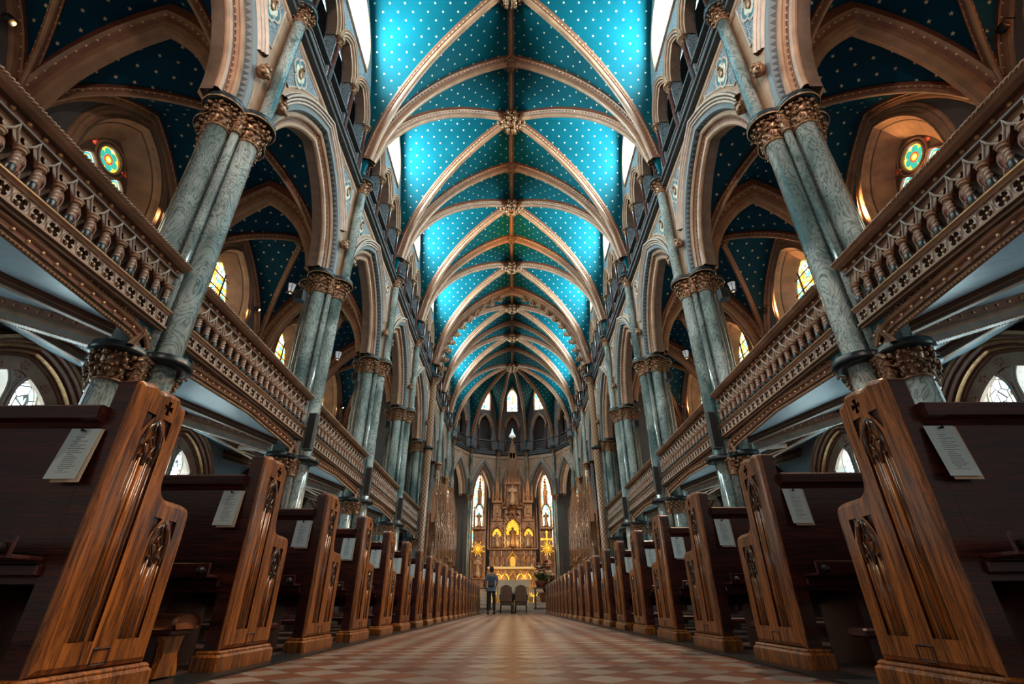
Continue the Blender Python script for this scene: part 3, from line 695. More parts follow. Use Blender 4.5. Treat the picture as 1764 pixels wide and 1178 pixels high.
# ------------------------------------------------------------------ clustered marble columns
def make_column(label):
    R = thing('marble_column', label, 'column', (0, 0, 0), 0, 'clustered marble columns')
    mb = MB()
    for z0, z1, sc in ((0, 0.35, 1.0), (0.35, 0.5, 0.9)):
        o = quatre(0.34, 0.36, 6, sc); mb.loft([[(x, y, z) for x, y in o] for z in (z0, z1)], True, True, 0, False)
    mb.build('pedestal', 'dark_grey', R)
    mb = MB(); mb.lathe([(0.24, 0.5), (0.24, 7.8)], (0, 0, 0), 14); mb.build('core', 'green_marble', R)
    offs = [(-0.34, 0), (0, -0.34), (0, 0.34), (0.34, 0)]
    for k, (x, y) in enumerate(offs):
        mb = MB(); mb.lathe([(0.21, 0.5), (0.21, 0.56), (0.165, 0.62), (0.165, 7.42)], (x, y, 0), 20); mb.build('shaft', 'green_marble', R)
    for (x, y) in ((-0.245, -0.245), (-0.245, 0.245), (0.245, -0.245), (0.245, 0.245)):
        mb = MB(); mb.lathe([(0.07, 0.5), (0.07, 7.42)], (x, y, 0), 10); mb.build('slim_shaft', 'green_marble', R)
    up = MB()
    for (x, y) in offs: capital(up, (x, y, 7.38), 0.17, 0.5, 8)
    for (x, y) in ((-0.26, -0.26), (-0.26, 0.26), (0.26, -0.26), (0.26, 0.26)): capital(up, (x, y, 7.42), 0.08, 0.46, 5)
    up.build('capital', 'bronze', R)
    ab = MB(); prof = [(0.30, 7.86), (0.345, 7.88), (0.345, 7.92), (0.31, 7.94), (0.325, 7.97), (0.325, 8.0), (0.24, 8.01)]
    ab.loft([[(x, y, z) for x, y in quatre(0.36, r, 6)] for r, z in prof], True, True, [0, 1, 0, 0, 1, 0][0], True); ab.build('abacus', 'black', R)
    rim = MB(); rim.loft([[(x, y, z) for x, y in quatre(0.36, r, 6)] for r, z in ((0.34, 7.855), (0.352, 7.865), (0.34, 7.875))], False, False, 0, True); rim.build('abacus_rim', 'gold', R)
    lo = MB()
    for (x, y) in offs[1:]: capital(lo, (x, y, 2.72), 0.17, 0.38, 9, 1.7)
    for (x, y) in ((-0.26, -0.26), (-0.26, 0.26), (0.26, -0.26), (0.26, 0.26)): capital(lo, (x, y, 2.74), 0.08, 0.36, 5)
    lo.build('lower_capital', 'bronze', R)
    ab = MB(); ab.loft([[(x, y, z) for x, y in quatre(0.36, r, 6)] for r, z in ((0.25, 3.07), (0.315, 3.09), (0.325, 3.13), (0.30, 3.16), (0.31, 3.19), (0.24, 3.2))], True, True, 0, True); ab.build('lower_abacus', 'black', R)
    return R
col0 = None
for i in range(1, 6):
    for sd, s in SIDES:
        lab = 'tall clustered green marble column with gilt capital, %s from the front on the %s side' % (ORD[i - 1], sd)
        if col0 is None: col0 = make_column(lab); col0.location = (s * XC, PY[i], 0); col0.rotation_euler = (0, 0, 0 if s > 0 else pi)
        else: dup(col0, (s * XC, PY[i], 0), 0 if s > 0 else pi, lab)
# wall shafts up to the vault
def make_wall_shaft(label, z0=8.0, r=0.125, mat='green_marble', uv=False):
    R = thing('wall_shaft', label, 'shaft', (0, 0, 0), 0, 'wall shafts')
    mb = MB(); mb.lathe([(r * 1.3, z0), (r * 1.3, z0 + 0.08), (r, z0 + 0.14), (r, 11.25)], (0, 0, 0), 18, uv=uv); mb.build('shaft', mat, R)
    mb = MB(); capital(mb, (0, 0, 11.2), r * 1.05, 0.42, 8, 2.0); mb.build('capital', 'bronze', R)
    mb = MB(); mb.lathe([(r * 2.0, 11.6), (r * 2.35, 11.63), (r * 2.4, 11.7), (r * 2.1, 11.74), (r * 2.2, 11.8), (r * 1.2, 11.82)], (0, 0, 0), 20); mb.build('abacus', 'black', R)
    return R
ws = None; XSH = 4.53
for i in range(1, 5):
    for sd, s in SIDES:
        lab = 'blue-green marble wall shaft above the %s clustered column on the %s side' % (ORD[i - 1], sd)
        if ws is None: ws = make_wall_shaft(lab); ws.location = (s * XSH, PY[i], 0)
        else: dup(ws, (s * XSH, PY[i], 0), 0, lab)
wc = None
for i, (x, y) in enumerate([(-4.5, 29.4), (4.5, 29.4), (-4.5, 33.3), (4.5, 33.3)] + [(p[0] * 0.965, p[1] - 0.14) for p in APX[1:7]]):
    nm = ['first chancel bay, left side', 'first chancel bay, right side', 'second chancel bay, left side', 'second chancel bay, right side', 'apse, first from the left', 'apse, second from the left', 'apse, just left of the altar spire', 'apse, just right of the altar spire', 'apse, second from the right', 'apse, first from the right'][i]
    lab = 'slender grey-green marble shaft with gilt capital, %s' % nm
    if wc is None:
        wc = make_wall_shaft(lab, 0.3, 0.12); wc.location = (x, y, 0); mb = MB(); capital(mb, (0, 0, 7.5), 0.13, 0.35, 8, 1.7); mb.lathe([(.25, 7.84), (.27, 7.9), (.2, 7.93)], (0, 0, 0), 14); mb.build('middle_capital', 'bronze', wc)
    else: dup(wc, (x, y, 0), 0, lab)
for sd, s in SIDES:
    gc = make_wall_shaft('dark red column with gold diamond lattice under the %s end of the crocketed chancel arch' % sd, 0.02, 0.17, 'gold_lattice', True); gc.name = 'lattice_column'; gc.location = (s * 4.42, 25.05, 0)
    gc['category'] = 'column'; gc['group'] = 'lattice columns'
    mb = MB(); mb.lathe([(.2, 7.5), (.26, 7.56), (.26, 7.66), (.2, 7.7)], (0, 0, 0), 18); mb.build('ring', 'black', gc)
# crockets on the chancel arch
cr = None
for k in range(1, 15):
    if k > 12: break
    RR = (XW ** 2 + RISE ** 2) / (2 * XW); ph = acos((RR - XW) / RR) * k / 12.8
    for sd, s in SIDES:
        x = s * ((RR - 0.66) * cos(ph) - (RR - XW)); z = ZS + (RR - 0.66) * sin(ph)
        if abs(x) < 0.3 or x * s < 0: continue
        lab = 'gilt leaf crocket hanging from the chancel arch, %s up its %s side' % (ORD[k - 1], sd)
        if cr is None:
            mb = MB()
            for a in range(7): mb.ball((0.15 * cos(a * 2 * pi / 7), 0.08 * sin(a), 0.13 * sin(a * 2 * pi / 7)), 0.07, 6, 0, (1.2, 1, 0.8)); mb.ball((0.22 * cos(a * 2 * pi / 7 + .4), -0.04, 0.18 * sin(a * 2 * pi / 7 + .4)), 0.04, 5)
            mb.ball((0, 0, 0), 0.12, 8); mb.tube([(0, 0, 0), (0, 0, 0.3)], 0.05, 6)
            cr = mb.build('crocket', 'bronze'); tag(cr, lab, 'crocket', 'crockets of the chancel arch'); cr.location = (x, 25.2, z)
        else: dup(cr, (x, 25.2, z), 0, lab)

# ------------------------------------------------------------------ nave arcade arches
def make_arcade(hw, ahw, label, loc, rz, group, spandrel=True, ari=ARI):
    R = thing('arcade_arch', label, 'arch', loc, rz, group)
    base = [(0, y, z) for (y, z) in arch(ahw, ari, 0, 14)]
    P = lambda off, x=0: [(x, y, z) for (y, z) in arch(ahw, ari, off, 14)]
    mb = MB()   # stepped orders from the back edge to the face
    prof = [(0.6, 0.0), (0.36, 0.0), (0.34, -0.04), (0.30, -0.05), (0.26, -0.02), (0.25, 0.05), (0.25, 0.14), (0.21, 0.17), (0.17, 0.15), (0.14, 0.18), (0.14, 0.26)]
    mb.sweep(base, (1, 0, 0), prof, [2, 0, 0, 0, 0, 1, 0, 0, 0, 0], flip=1); mb.build('inner_order', ['cream', 'rib_side', 'cream_dark'], R)
    mb = MB(); mb.sweep(base, (1, 0, 0), [(0.14, 0.26), (0.02, 0.30), (0.0, 0.40)], 0, flip=1, uvscale=[0, 0.07, 0.14]); mb.build('zigzag_band', 'zigzag_band', R)
    mb = MB(); prof = [(0.0, 0.40), (-0.05, 0.42), (-0.05, 0.455), (-0.02, 0.465), (-0.08, 0.49), (-0.08, 0.525), (-0.04, 0.535), (-0.12, 0.56), (-0.12, 0.60), (-0.07, 0.62), (-0.06, 0.64), (0.0, 0.66)]
    mb.sweep([p for p in P(0) if p[2] > 0.95], (1, 0, 0), prof, [0, 0, 1, 0, 0, 1, 0, 0, 1, 0, 0], flip=1); mb.build('hood_molding', ['cream_pale', 'cream_dark'], R)
    bd = MB(); pts = [Vector(p) for p in P(0.10, 0.24)]; acc = 0; nxt = 0.1
    for i in range(1, len(pts)):
        L = (pts[i] - pts[i - 1]).length
        while nxt < acc + L: bd.octa(tuple(pts[i - 1].lerp(pts[i], (nxt - acc) / L)), 0.022); nxt += 0.13
        acc += L
    bd.build('bead_row', 'gold_bead', R)['kind'] = 'stuff'
    if spandrel:
        for t in (-1, 1):
            h = MB(); y = t * (ahw + 0.33)
            h.ball((-0.1, y, 0.98), 0.13, 8, 0, (0.9, 1, 1.1))
            for a in range(7): h.ball((-0.16 + 0.03 * cos(a * 2), y + 0.09 * cos(a * 0.9), 0.98 + 0.1 * sin(a * 0.9)), 0.055, 6)
            h.build('corbel_head', 'bronze', R)
            # spandrel panel between hood, wall shaft and string course
            edge = [(p[0], p[1]) for p in arch(ahw, ARI, 0.74, 14)]; edge = [p for p in edge if p[0] * t > 0.45 and p[1] > 1.2][:: (1 if t < 0 else -1)]
            edge = sorted(edge, key=lambda p: p[1]); x1 = t * (hw - 0.32)
            edge = [p for p in edge if abs(p[0]) < abs(x1) - 0.04 and p[1] < 3.05]
            if len(edge) > 2:
                poly = [(x1, edge[0][1])] + edge + [(edge[-1][0], 3.1), (x1, 3.1)]
                p2 = MB(); p2.plate(poly, [], lambda u, v, d: (-0.012 + d, u, v), 0); p2.build('spandrel_panel', 'scroll_panel', R)
                lip = MB(); lip.sweep([(-0.0, u, v) for u, v in poly + [poly[0], poly[1]]], (1, 0, 0), [(0, 0.025), (-0.03, 0.01), (-0.03, -0.01), (0, -0.025)], 0); lip.build('panel_frame', 'cream_pale', R)
                m = MB(); cy, cz = t * (hw - 0.70), 2.62
                ring = lambda r, d: [(d, cy + yy, cz + zz) for (yy, zz) in [(a * 1.0, b * 1.32) for a, b in foil(0, 0, r, 4, 7, 0, 0.5, 0.55)]]
                m.loft([ring(0.31, 0.0), ring(0.31, -0.04), ring(0.27, -0.045), ring(0.26, -0.025)], False, False, 0, False); m.build('medallion_frame', 'cream_pale', R)
                m = MB(); m.loft([ring(0.27, -0.03), ring(0.19, -0.03)], False, False, 0, False); m.build('medallion_ring', 'teal_plain', R)
                m = MB(); m.loft([ring(0.19, -0.032), ring(0.02, -0.032)], False, True, 0, False); m.build('medallion_ground', 'cloth_white', R)
                m = MB(); m.ball((-0.05, cy, cz), 0.1, 8, 0, (0.3, 0.8, 1.5)); m.ball((-0.07, cy, cz + 0.15), 0.05, 6); m.box((-0.06, cy - 0.09, cz - 0.02), (-0.04, cy + 0.09, cz + 0.02)); m.build('carved_emblem', 'bronze', R)
    return R
ar = None
for i, c in enumerate(CY):
    for sd, s in SIDES:
        lab = 'moulded pointed arch with painted medallions over the %s gallery, %s bay' % (sd, ORD[i])
        if ar is None: ar = make_arcade(half, half - AIN, lab, (s * XW, c, ZA + 0.05), 0 if s > 0 else pi, 'arches of the nave arcade')
        else: dup(ar, (s * XW, c, ZA + 0.05), 0 if s > 0 else pi, lab)
for k, (loc, rz, hw, kind) in enumerate(APS):
    wh = ('%s side of the chancel, %s bay' % ('left' if loc[0] < 0 else 'right', ORD[k // 2])) if kind == 'chancel' else ('apse, %s from the left' % ORD[k - 6])
    make_arcade(hw, hw - 0.52, 'cream pointed arch with stepped mouldings, %s' % wh, (*loc[:2], ZA + 0.05), rz, 'arches of the chancel and apse', False, 2.5 if kind == 'chancel' else 2.15)

# ------------------------------------------------------------------ triforium arcades
def make_trif(hw, label, loc, rz, group):
    R = thing('triforium_arcade', label, 'arcade', loc, rz, group); n3 = 3 if hw > 1.9 else 1; w3 = 0.58 if n3 == 3 else min(0.5, hw * 0.42); sp = hw * 2 / 3 * 0.84
    for k in range(n3):
        c = (k - (n3 - 1) / 2) * sp; mb = MB()
        pts = [(0, p[0] + c, p[1] + 2.1) for p in arch(w3, 0.95, 0, 9)]
        mb.sweep(pts, (1, 0, 0), [(0.3, -0.03), (0.04, -0.03), (0.02, 0.0), (-0.04, 0.01), (-0.05, 0.05), (-0.02, 0.06), (-0.08, 0.09), (-0.08, 0.13), (-0.04, 0.14), (-0.10, 0.17), (-0.08, 0.2), (0, 0.22)], [1, 0, 0, 0, 0, 1, 0, 0, 0, 0, 0])
        mb.build('arch_molding', ['cream', 'cream_dark'], R)
        for r_ in range(5):
            mb = MB(); z = 0.12 + r_ * 0.13; mb.box((0.06, c - w3 + 0.02, z), (0.14, c + w3 - 0.02, z + 0.045)); mb.build('railing_bar', 'grey_plaster', R)
    for k in range(n3 + 1):
        y = (k - n3 / 2) * sp if n3 == 3 else (k - 0.5) * (2 * w3 + 0.16)
        mb = MB(); mb.lathe([(0.11, 0.0), (0.11, 0.1), (0.065, 0.16), (0.062, 1.75), (0.08, 1.78)], (-0.03, y, 0), 12); mb.build('colonnette', 'red_marble', R)
        mb = MB(); capital(mb, (-0.03, y, 1.76), 0.075, 0.24, 6, 1.7); mb.lathe([(0.13, 2.0), (0.15, 2.03), (0.15, 2.07), (0.1, 2.09)], (-0.03, y, 0), 12); mb.build('colonnette_capital', 'bronze', R)
    mb = MB(); mb.box((-0.05, -hw + 0.25, 0.78), (0.2, hw - 0.25, 0.86)); 
    mb.build('railing_top', 'dark_grey', R)
    return R
tr = None
for i, c in enumerate(CY):
    for sd, s in SIDES:
        lab = 'dark triforium arcade of three pointed arches on red colonnettes, %s side, %s bay' % (sd, ORD[i])
        if tr is None: tr = make_trif(half, lab, (s * XW, c, 11.73), 0 if s > 0 else pi, 'triforium arcades of the nave')
        else: dup(tr, (s * XW, c, 11.73), 0 if s > 0 else pi, lab)
for k, (loc, rz, hw, kind) in enumerate(APS):
    wh = ('%s side of the chancel, %s bay' % ('left' if loc[0] < 0 else 'right', ORD[k // 2])) if kind == 'chancel' else ('apse, %s from the left' % ORD[k - 6])
    make_trif(hw, 'shadowy pointed triforium opening with balcony, %s' % wh, (*loc[:2], 11.73), rz, 'triforium openings of the chancel and apse')

# ------------------------------------------------------------------ gallery fronts between the columns
XG = 4.72
def make_balustrade(label):
    """local frame: x outward from the nave face of the front, y along, z from the floor"""
    R = thing('gallery_balustrade', label, 'balustrade', (0, 0, 0), 0, 'gallery balustrades'); L = 2.2
    def run(name, mats, prof, ms=0, cap=True, L=L):
        mb = MB(); mb.loft([[(w, y, d) for (w, d) in prof] for y in (-L, L)], cap, cap, 0, False)
        if not isinstance(ms, int):
            n = len(prof)
            for j in range(n): mb.mi[j] = ms[j]
        return mb.build(name, mats, R)
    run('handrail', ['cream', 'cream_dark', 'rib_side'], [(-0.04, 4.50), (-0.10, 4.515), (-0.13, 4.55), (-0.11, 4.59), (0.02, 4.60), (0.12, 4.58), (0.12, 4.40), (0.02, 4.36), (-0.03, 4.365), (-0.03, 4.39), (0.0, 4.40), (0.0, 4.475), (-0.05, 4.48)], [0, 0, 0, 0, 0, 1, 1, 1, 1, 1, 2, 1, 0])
    rp = MB(); n = 300
    for h in range(2):
        pts = [(-0.122 + 0.013 * cos(k * 0.9 + pi * h), -L + 2 * L * k / n, 4.565 + 0.013 * sin(k * 0.9 + pi * h)) for k in range(n + 1)]
        rp.tube(pts, 0.014, 4)
    rp.build('rope_edge', 'cream', R)
    N = 18; sp = 2 * (L - 0.15) / N; st = None
    for k in range(24):
        mb = MB(); y = -L + 0.1 + k * (2 * L - 0.2) / 23; mb.ball((-0.012, y, 4.437), 0.026, 6, 0, (1, 1.25, 1.25)); o = mb.build('rail_stud', 'gold', R)
    # tracery plate under the rail: pointed openings between the balusters
    def lowcurve():
        pts = [(-L, 4.15)]
        for k in range(N):
            y0 = -L + 0.15 + k * sp; w = sp
            pts += [(y0 + 0.035, 4.15), (y0 + 0.05, 4.19), (y0 + w * .32, 4.215), (y0 + w / 2, 4.29), (y0 + w * .68, 4.215), (y0 + w - 0.05, 4.19), (y0 + w - 0.035, 4.15)]
        return pts + [(L, 4.15)]
    f = lambda u, v, d: (0.02 + d, u, v)
    holes = []
    for k in range(1, N): y = -L + 0.15 + k * sp; holes.append(foil(y, 4.262, 0.042, 3, 4, pi / 2, 0.5, 0.55))
    mb = MB(); mb.plate(lowcurve() + [(L, 4.37), (-L, 4.37)], holes, f, 0, 0.04, 0, 1); mb.build('tracery', ['cream', 'rib_side'], R)
    og = MB()
    for k in range(N):
        y0 = -L + 0.15 + k * sp; w = sp
        og.tube([(0.0, y0 + 0.02, 4.15), (0.0, y0 + 0.03, 4.215), (-0.01, y0 + w * .28, 4.25), (-0.02, y0 + w * .42, 4.29), (-0.03, y0 + w / 2, 4.355), (-0.02, y0 + w * .58, 4.29), (-0.01, y0 + w * .72, 4.25), (0.0, y0 + w - 0.03, 4.215), (0.0, y0 + w - 0.02, 4.15)], 0.014, 5, 0)
    og.build('ogee_molding', 'cream_pale', R)
    bw = MB(); bw.box((0.14, -L, 3.8), (0.17, L, 4.42)); bw.build('backing_board', 'cream_dark', R)
    b = None
    for k in range(N + 1):
        y = -L + 0.15 + k * sp
        if b is None:
            r = thing('baluster', None, None); del_me = r; r.parent = R
            m1 = MB(); m1.lathe([(0.05, 3.838), (0.053, 3.85), (0.05, 3.93), (0.044, 3.94)], (0, 0, 0), 10); m1.build('baluster_base', 'black', r)
            m2 = MB(); rings = []
            for q in range(27):
                z = 3.912 + q * 0.0074; rr = lambda a: 0.031 + 0.0065 * cos(2 * (a * 2 * pi / 12) - q * 1.0)
                rings.append([(rr(a) * cos(a * 2 * pi / 12), rr(a) * sin(a * 2 * pi / 12), z) for a in range(12)])
            m2.loft(rings, True, True); m2.build('twisted_stem', 'cream_twist', r)
            m3 = MB(); m3.lathe([(0.036, 4.1), (0.05, 4.105), (0.056, 4.118), (0.05, 4.13), (0.045, 4.135), (0.06, 4.142), (0.062, 4.155), (0.045, 4.16)], (0, 0, 0), 12)
            m3.build('baluster_ring', 'cream', r)
            r.location = (-0.03, y, 0); b = r
        else: dup(b, (-0.03, y, 0), parent=R)
    lb = None
    for k in range(N):
        y = -L + 0.15 + (k + 0.5) * sp
        if lb is None:
            mb = MB(); mb.plate([(-0.055, 3.86), (0.055, 3.86), (0.07, 3.95), (0.05, 4.02), (0.058, 4.1), (0.03, 4.16), (0, 4.18), (-0.03, 4.16), (-0.058, 4.1), (-0.05, 4.02), (-0.07, 3.95)], [], lambda u, v, d: (0.05 + d, u, v), 0, 0.03, 0)
            for t in (-1, 1):
                mb.tube([(0.04, t * 0.012, 3.87), (0.035, t * 0.045, 3.92), (0.035, t * 0.03, 3.97), (0.035, t * 0.012, 3.99)], 0.007, 4, 1); mb.tube([(0.04, 0, 3.9), (0.035, t * 0.035, 4.02), (0.035, t * 0.035, 4.09), (0.035, t * 0.01, 4.11)], 0.007, 4, 1)
            lb = mb.build('scroll_bracket', ['pink_leaf', 'cream_pale'], R); lb.location = (0, y, 0)
        else: dup(lb, (0, y, 0), parent=R)
    run('ledge', ['gold', 'cream_dark', 'cream'], [(-0.075, 3.80), (-0.095, 3.81), (-0.095, 3.828), (-0.075, 3.838), (0.14, 3.838), (0.14, 3.76), (-0.03, 3.765), (-0.06, 3.775)], [2, 0, 2, 1, 1, 1, 1, 2])
    # quatrefoil frieze
    nq = 23; qs = 2 * (L - 0.02) / nq; holes = [foil(-L + 0.02 + (k + 0.5) * qs, 3.683, 0.072, 4, 5, pi / 4, 0.52, 0.54) for k in range(nq)]
    mb = MB(); mb.plate([(-L, 3.595), (L, 3.595), (L, 3.77), (-L, 3.77)], holes, lambda u, v, d: (-0.045 + d, u, v), 0, 0.035, 0, 1); mb.build('frieze', ['cream_pale', 'cream_dark'], R)
    rg = MB()
    for k in range(nq):
        y = -L + 0.02 + (k + 0.5) * qs; rg.loft([[(-0.045 - dd, y + rr * cos(a * pi / 7), 3.683 + rr * sin(a * pi / 7)) for a in range(14)] for rr, dd in ((0.093, 0), (0.088, 0.014), (0.080, 0.0))], smooth=False)
    rg.build('frieze_rings', 'cream_pale', R)
    mb = MB(); mb.box((0.0, -L, 3.56), (0.02, L, 3.78)); mb.build('frieze_ground', 'cream_dark', R)
    fb = None
    for k in range(nq):
        mb = MB(); o = None
        if fb is None: mb.ball((-0.02, 0, 3.683), 0.02, 6); fb = mb.build('frieze_stud', 'gold_bead', R); fb.location = (0, -L + 0.02 + (k + 0.5) * qs, 0)
        else: dup(fb, (0, -L + 0.02 + (k + 0.5) * qs, 0), parent=R)
    run('lower_molding', ['cream', 'cream_dark'], [(-0.04, 3.60), (-0.09, 3.59), (-0.09, 3.565), (-0.05, 3.555), (-0.05, 3.53), (0.0, 3.52), (0.1, 3.52), (0.1, 3.60)], [0, 0, 1, 0, 1, 1, 1, 1])
    # flat pointed arch below, with its teal spandrel, vine and studded band
    def tudor(o):
        r = 0.30 + o; pts = [(-2.02 - o, 3.16)]; cy, cz = -2.02 + 0.30, 3.18 - 0.05
        for k in range(7): a = pi - (pi / 2) * 0.93 * k / 6; pts.append((cy + r * cos(a), cz + (0.16 + o) * sin(a)))
        pts.append((0, 3.37 + o)); return pts + [(-y, z) for (y, z) in pts[:-1]][::-1]
    inner = tudor(0); 
    mb = MB(); mb.plate([(-2.2, 3.2)] + [(y, z) for y, z in tudor(0.12) if abs(y) < 2.19 and z > 3.19] + [(2.2, 3.2), (2.2, 3.54), (-2.2, 3.54)], [], lambda u, v, d: (0.03 + d, u, v), 0, 0.05); mb.build('spandrel', 'teal_plain', R)
    S = (1, 0, 0); path = [(0, y, z) for y, z in inner]
    mb = MB(); mb.sweep(path, S, [(0.08, 0.03), (0.06, -0.02), (0.03, 0.0), (0.035, 0.03), (0.0, 0.04), (0.01, 0.05), (0.01, 0.11), (-0.02, 0.12), (-0.03, 0.135), (0.0, 0.15), (-0.02, 0.165), (0.03, 0.18)], [1, 0, 0, 1, 0, 2, 0, 0, 1, 0, 0], flip=1); mb.build('arch_band', ['cream', 'cream_dark', 'rib_side'], R)
    P = [Vector(p) for p in [(0, y, z) for y, z in tudor(0.08)]]; acc = 0; nxt = 0.1
    for i in range(1, len(P)):
        Lg = (P[i] - P[i - 1]).length
        while nxt < acc + Lg:
            q = P[i - 1].lerp(P[i], (nxt - acc) / Lg); mb = MB(); mb.ball((0.005, 0, 0), 0.022, 6); o = mb.build('arch_stud', 'gold_bead', R); o.location = q; nxt += 0.17
        acc += Lg
    se = MB(); P = [Vector(p) for p in [(0.03, y, z) for y, z in tudor(0.0)]]
    for i in range(1, len(P)):
        Lg = (P[i] - P[i - 1]).length; n_ = max(1, int(Lg / 0.045))
        for k in range(n_): q = P[i - 1].lerp(P[i], (k + .5) / n_); se.octa(tuple(q + Vector((0, 0, -0.008))), 0.015)
    se.build('dentil_edge', 'gold_bead', R)['kind'] = 'stuff'
    vi = MB()
    for t in (-1, 1):
        for k in range(26):
            y = t * (2.1 - k * 0.055); z = 3.50 - 0.14 * max(0, 1 - k / 7) + 0.012 * sin(k * 1.3)
            vi.ball((0.015, y, z), 0.026 - 0.0006 * k + (0.02 if k < 3 else 0), 5); vi.ball((0.01, y + 0.02, z - 0.03 + (k % 2) * 0.05), 0.018, 5)
    vi.build('carved_vine', 'bronze', R)['kind'] = 'stuff'
    return R
bl = None
for i, c in enumerate(CY):
    for sd, s in SIDES:
        lab = 'carved %s gallery balustrade with twisted balusters and quatrefoil frieze, %s bay' % (sd, ORD[i])
        if i == 0: lab = 'carved %s gallery balustrade before the first clustered column, cut by the frame edge' % sd
        if bl is None: bl = make_balustrade(lab); bl.location = (s * XG, c, 0); bl.rotation_euler = (0, 0, 0 if s > 0 else pi)
        else: dup(bl, (s * XG, c, 0), 0 if s > 0 else pi, lab)
# beams under the galleries
def beam(name, A, B, w, h, label, group, studs=True):
    A, B = Vector(A), Vector(B); T = (B - A).normalized(); S = T.cross(Vector((0, 0, 1))).normalized(); N = S.cross(T).normalized()
    R = struct(thing('trim_' + name, label, None, tuple(A), 0, group)); pr = [(-w / 2, 0.0), (-w / 2, -h * .4), (-w * .36, -h * .45), (-w * .40, -h * .6), (-w * .3, -h * .65), (-w * .26, -h * .95), (-w * .2, -h), (w * .2, -h), (w * .26, -h * .95), (w * .3, -h * .65), (w * .40, -h * .6), (w * .36, -h * .45), (w / 2, -h * .4), (w / 2, 0.0)]
    mb = MB(); n = 8; pts = []
    rings = [[A.lerp(B, k / n) + S * a + N * b for (a, b) in pr] for k in range(n + 1)]
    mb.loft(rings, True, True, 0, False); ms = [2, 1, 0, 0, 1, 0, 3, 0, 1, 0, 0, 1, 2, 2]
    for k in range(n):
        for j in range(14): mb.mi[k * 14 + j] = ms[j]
    mb.build('molding', ['cream', 'cream_dark', 'rib_side', 'cream'], R, tuple(A))
    if studs:
        L = (B - A).length; k = 0.2; sm = MB()
        while k < L:
            for t in (-1, 1): p = A + T * k + S * (w / 2) * t - N * h * 0.2; sm.ball(tuple(p), 0.025, 5)
            q = A + T * k; k += 0.2
        sm.build('stud_rows', 'gold', R, tuple(A))['kind'] = 'stuff'
        sm = MB(); k = 0.05
        while k < L:
            for t in (-1, 1): sm.octa(tuple(A + T * k + S * w * .27 * t - N * h * 1.0), 0.014)
            k += 0.05
        sm.build('dentil_edge', 'gold_bead', R, tuple(A))['kind'] = 'stuff'
    return R
for sd, s in SIDES:
    for i in range(6):
        beam('gallery_beam', (s * 4.95, PY[i], soffit_z(4.95) - 0.02), (s * (XO - 0.05), PY[i], soffit_z(XO) - 0.02), 0.42, 0.26, 'moulded studded beam under the %s gallery at the %s column' % (sd, ORD[i] if i else 'unseen'), 'beams under the galleries')
    for i, c in enumerate(CY):
        for t, w in ((-1, 'front'), (1, 'rear')):
            beam('soffit_rib', (s * 5.1, c + t * (half - 0.25), soffit_z(5.1) - 0.01), (s * 7.6, c, soffit_z(7.6) - 0.01), 0.2, 0.13, 'slanting rib on the blue soffit of the %s gallery, %s bay, %s half' % (sd, ORD[i], w), 'soffit ribs', False)
        beam('soffit_rib', (s * 7.6, c - half, soffit_z(7.6) - 0.01), (s * 7.6, c + half, soffit_z(7.6) - 0.01), 0.24, 0.16, 'long rib running along the blue soffit of the %s gallery, %s bay' % (sd, ORD[i]), 'soffit ribs', False)

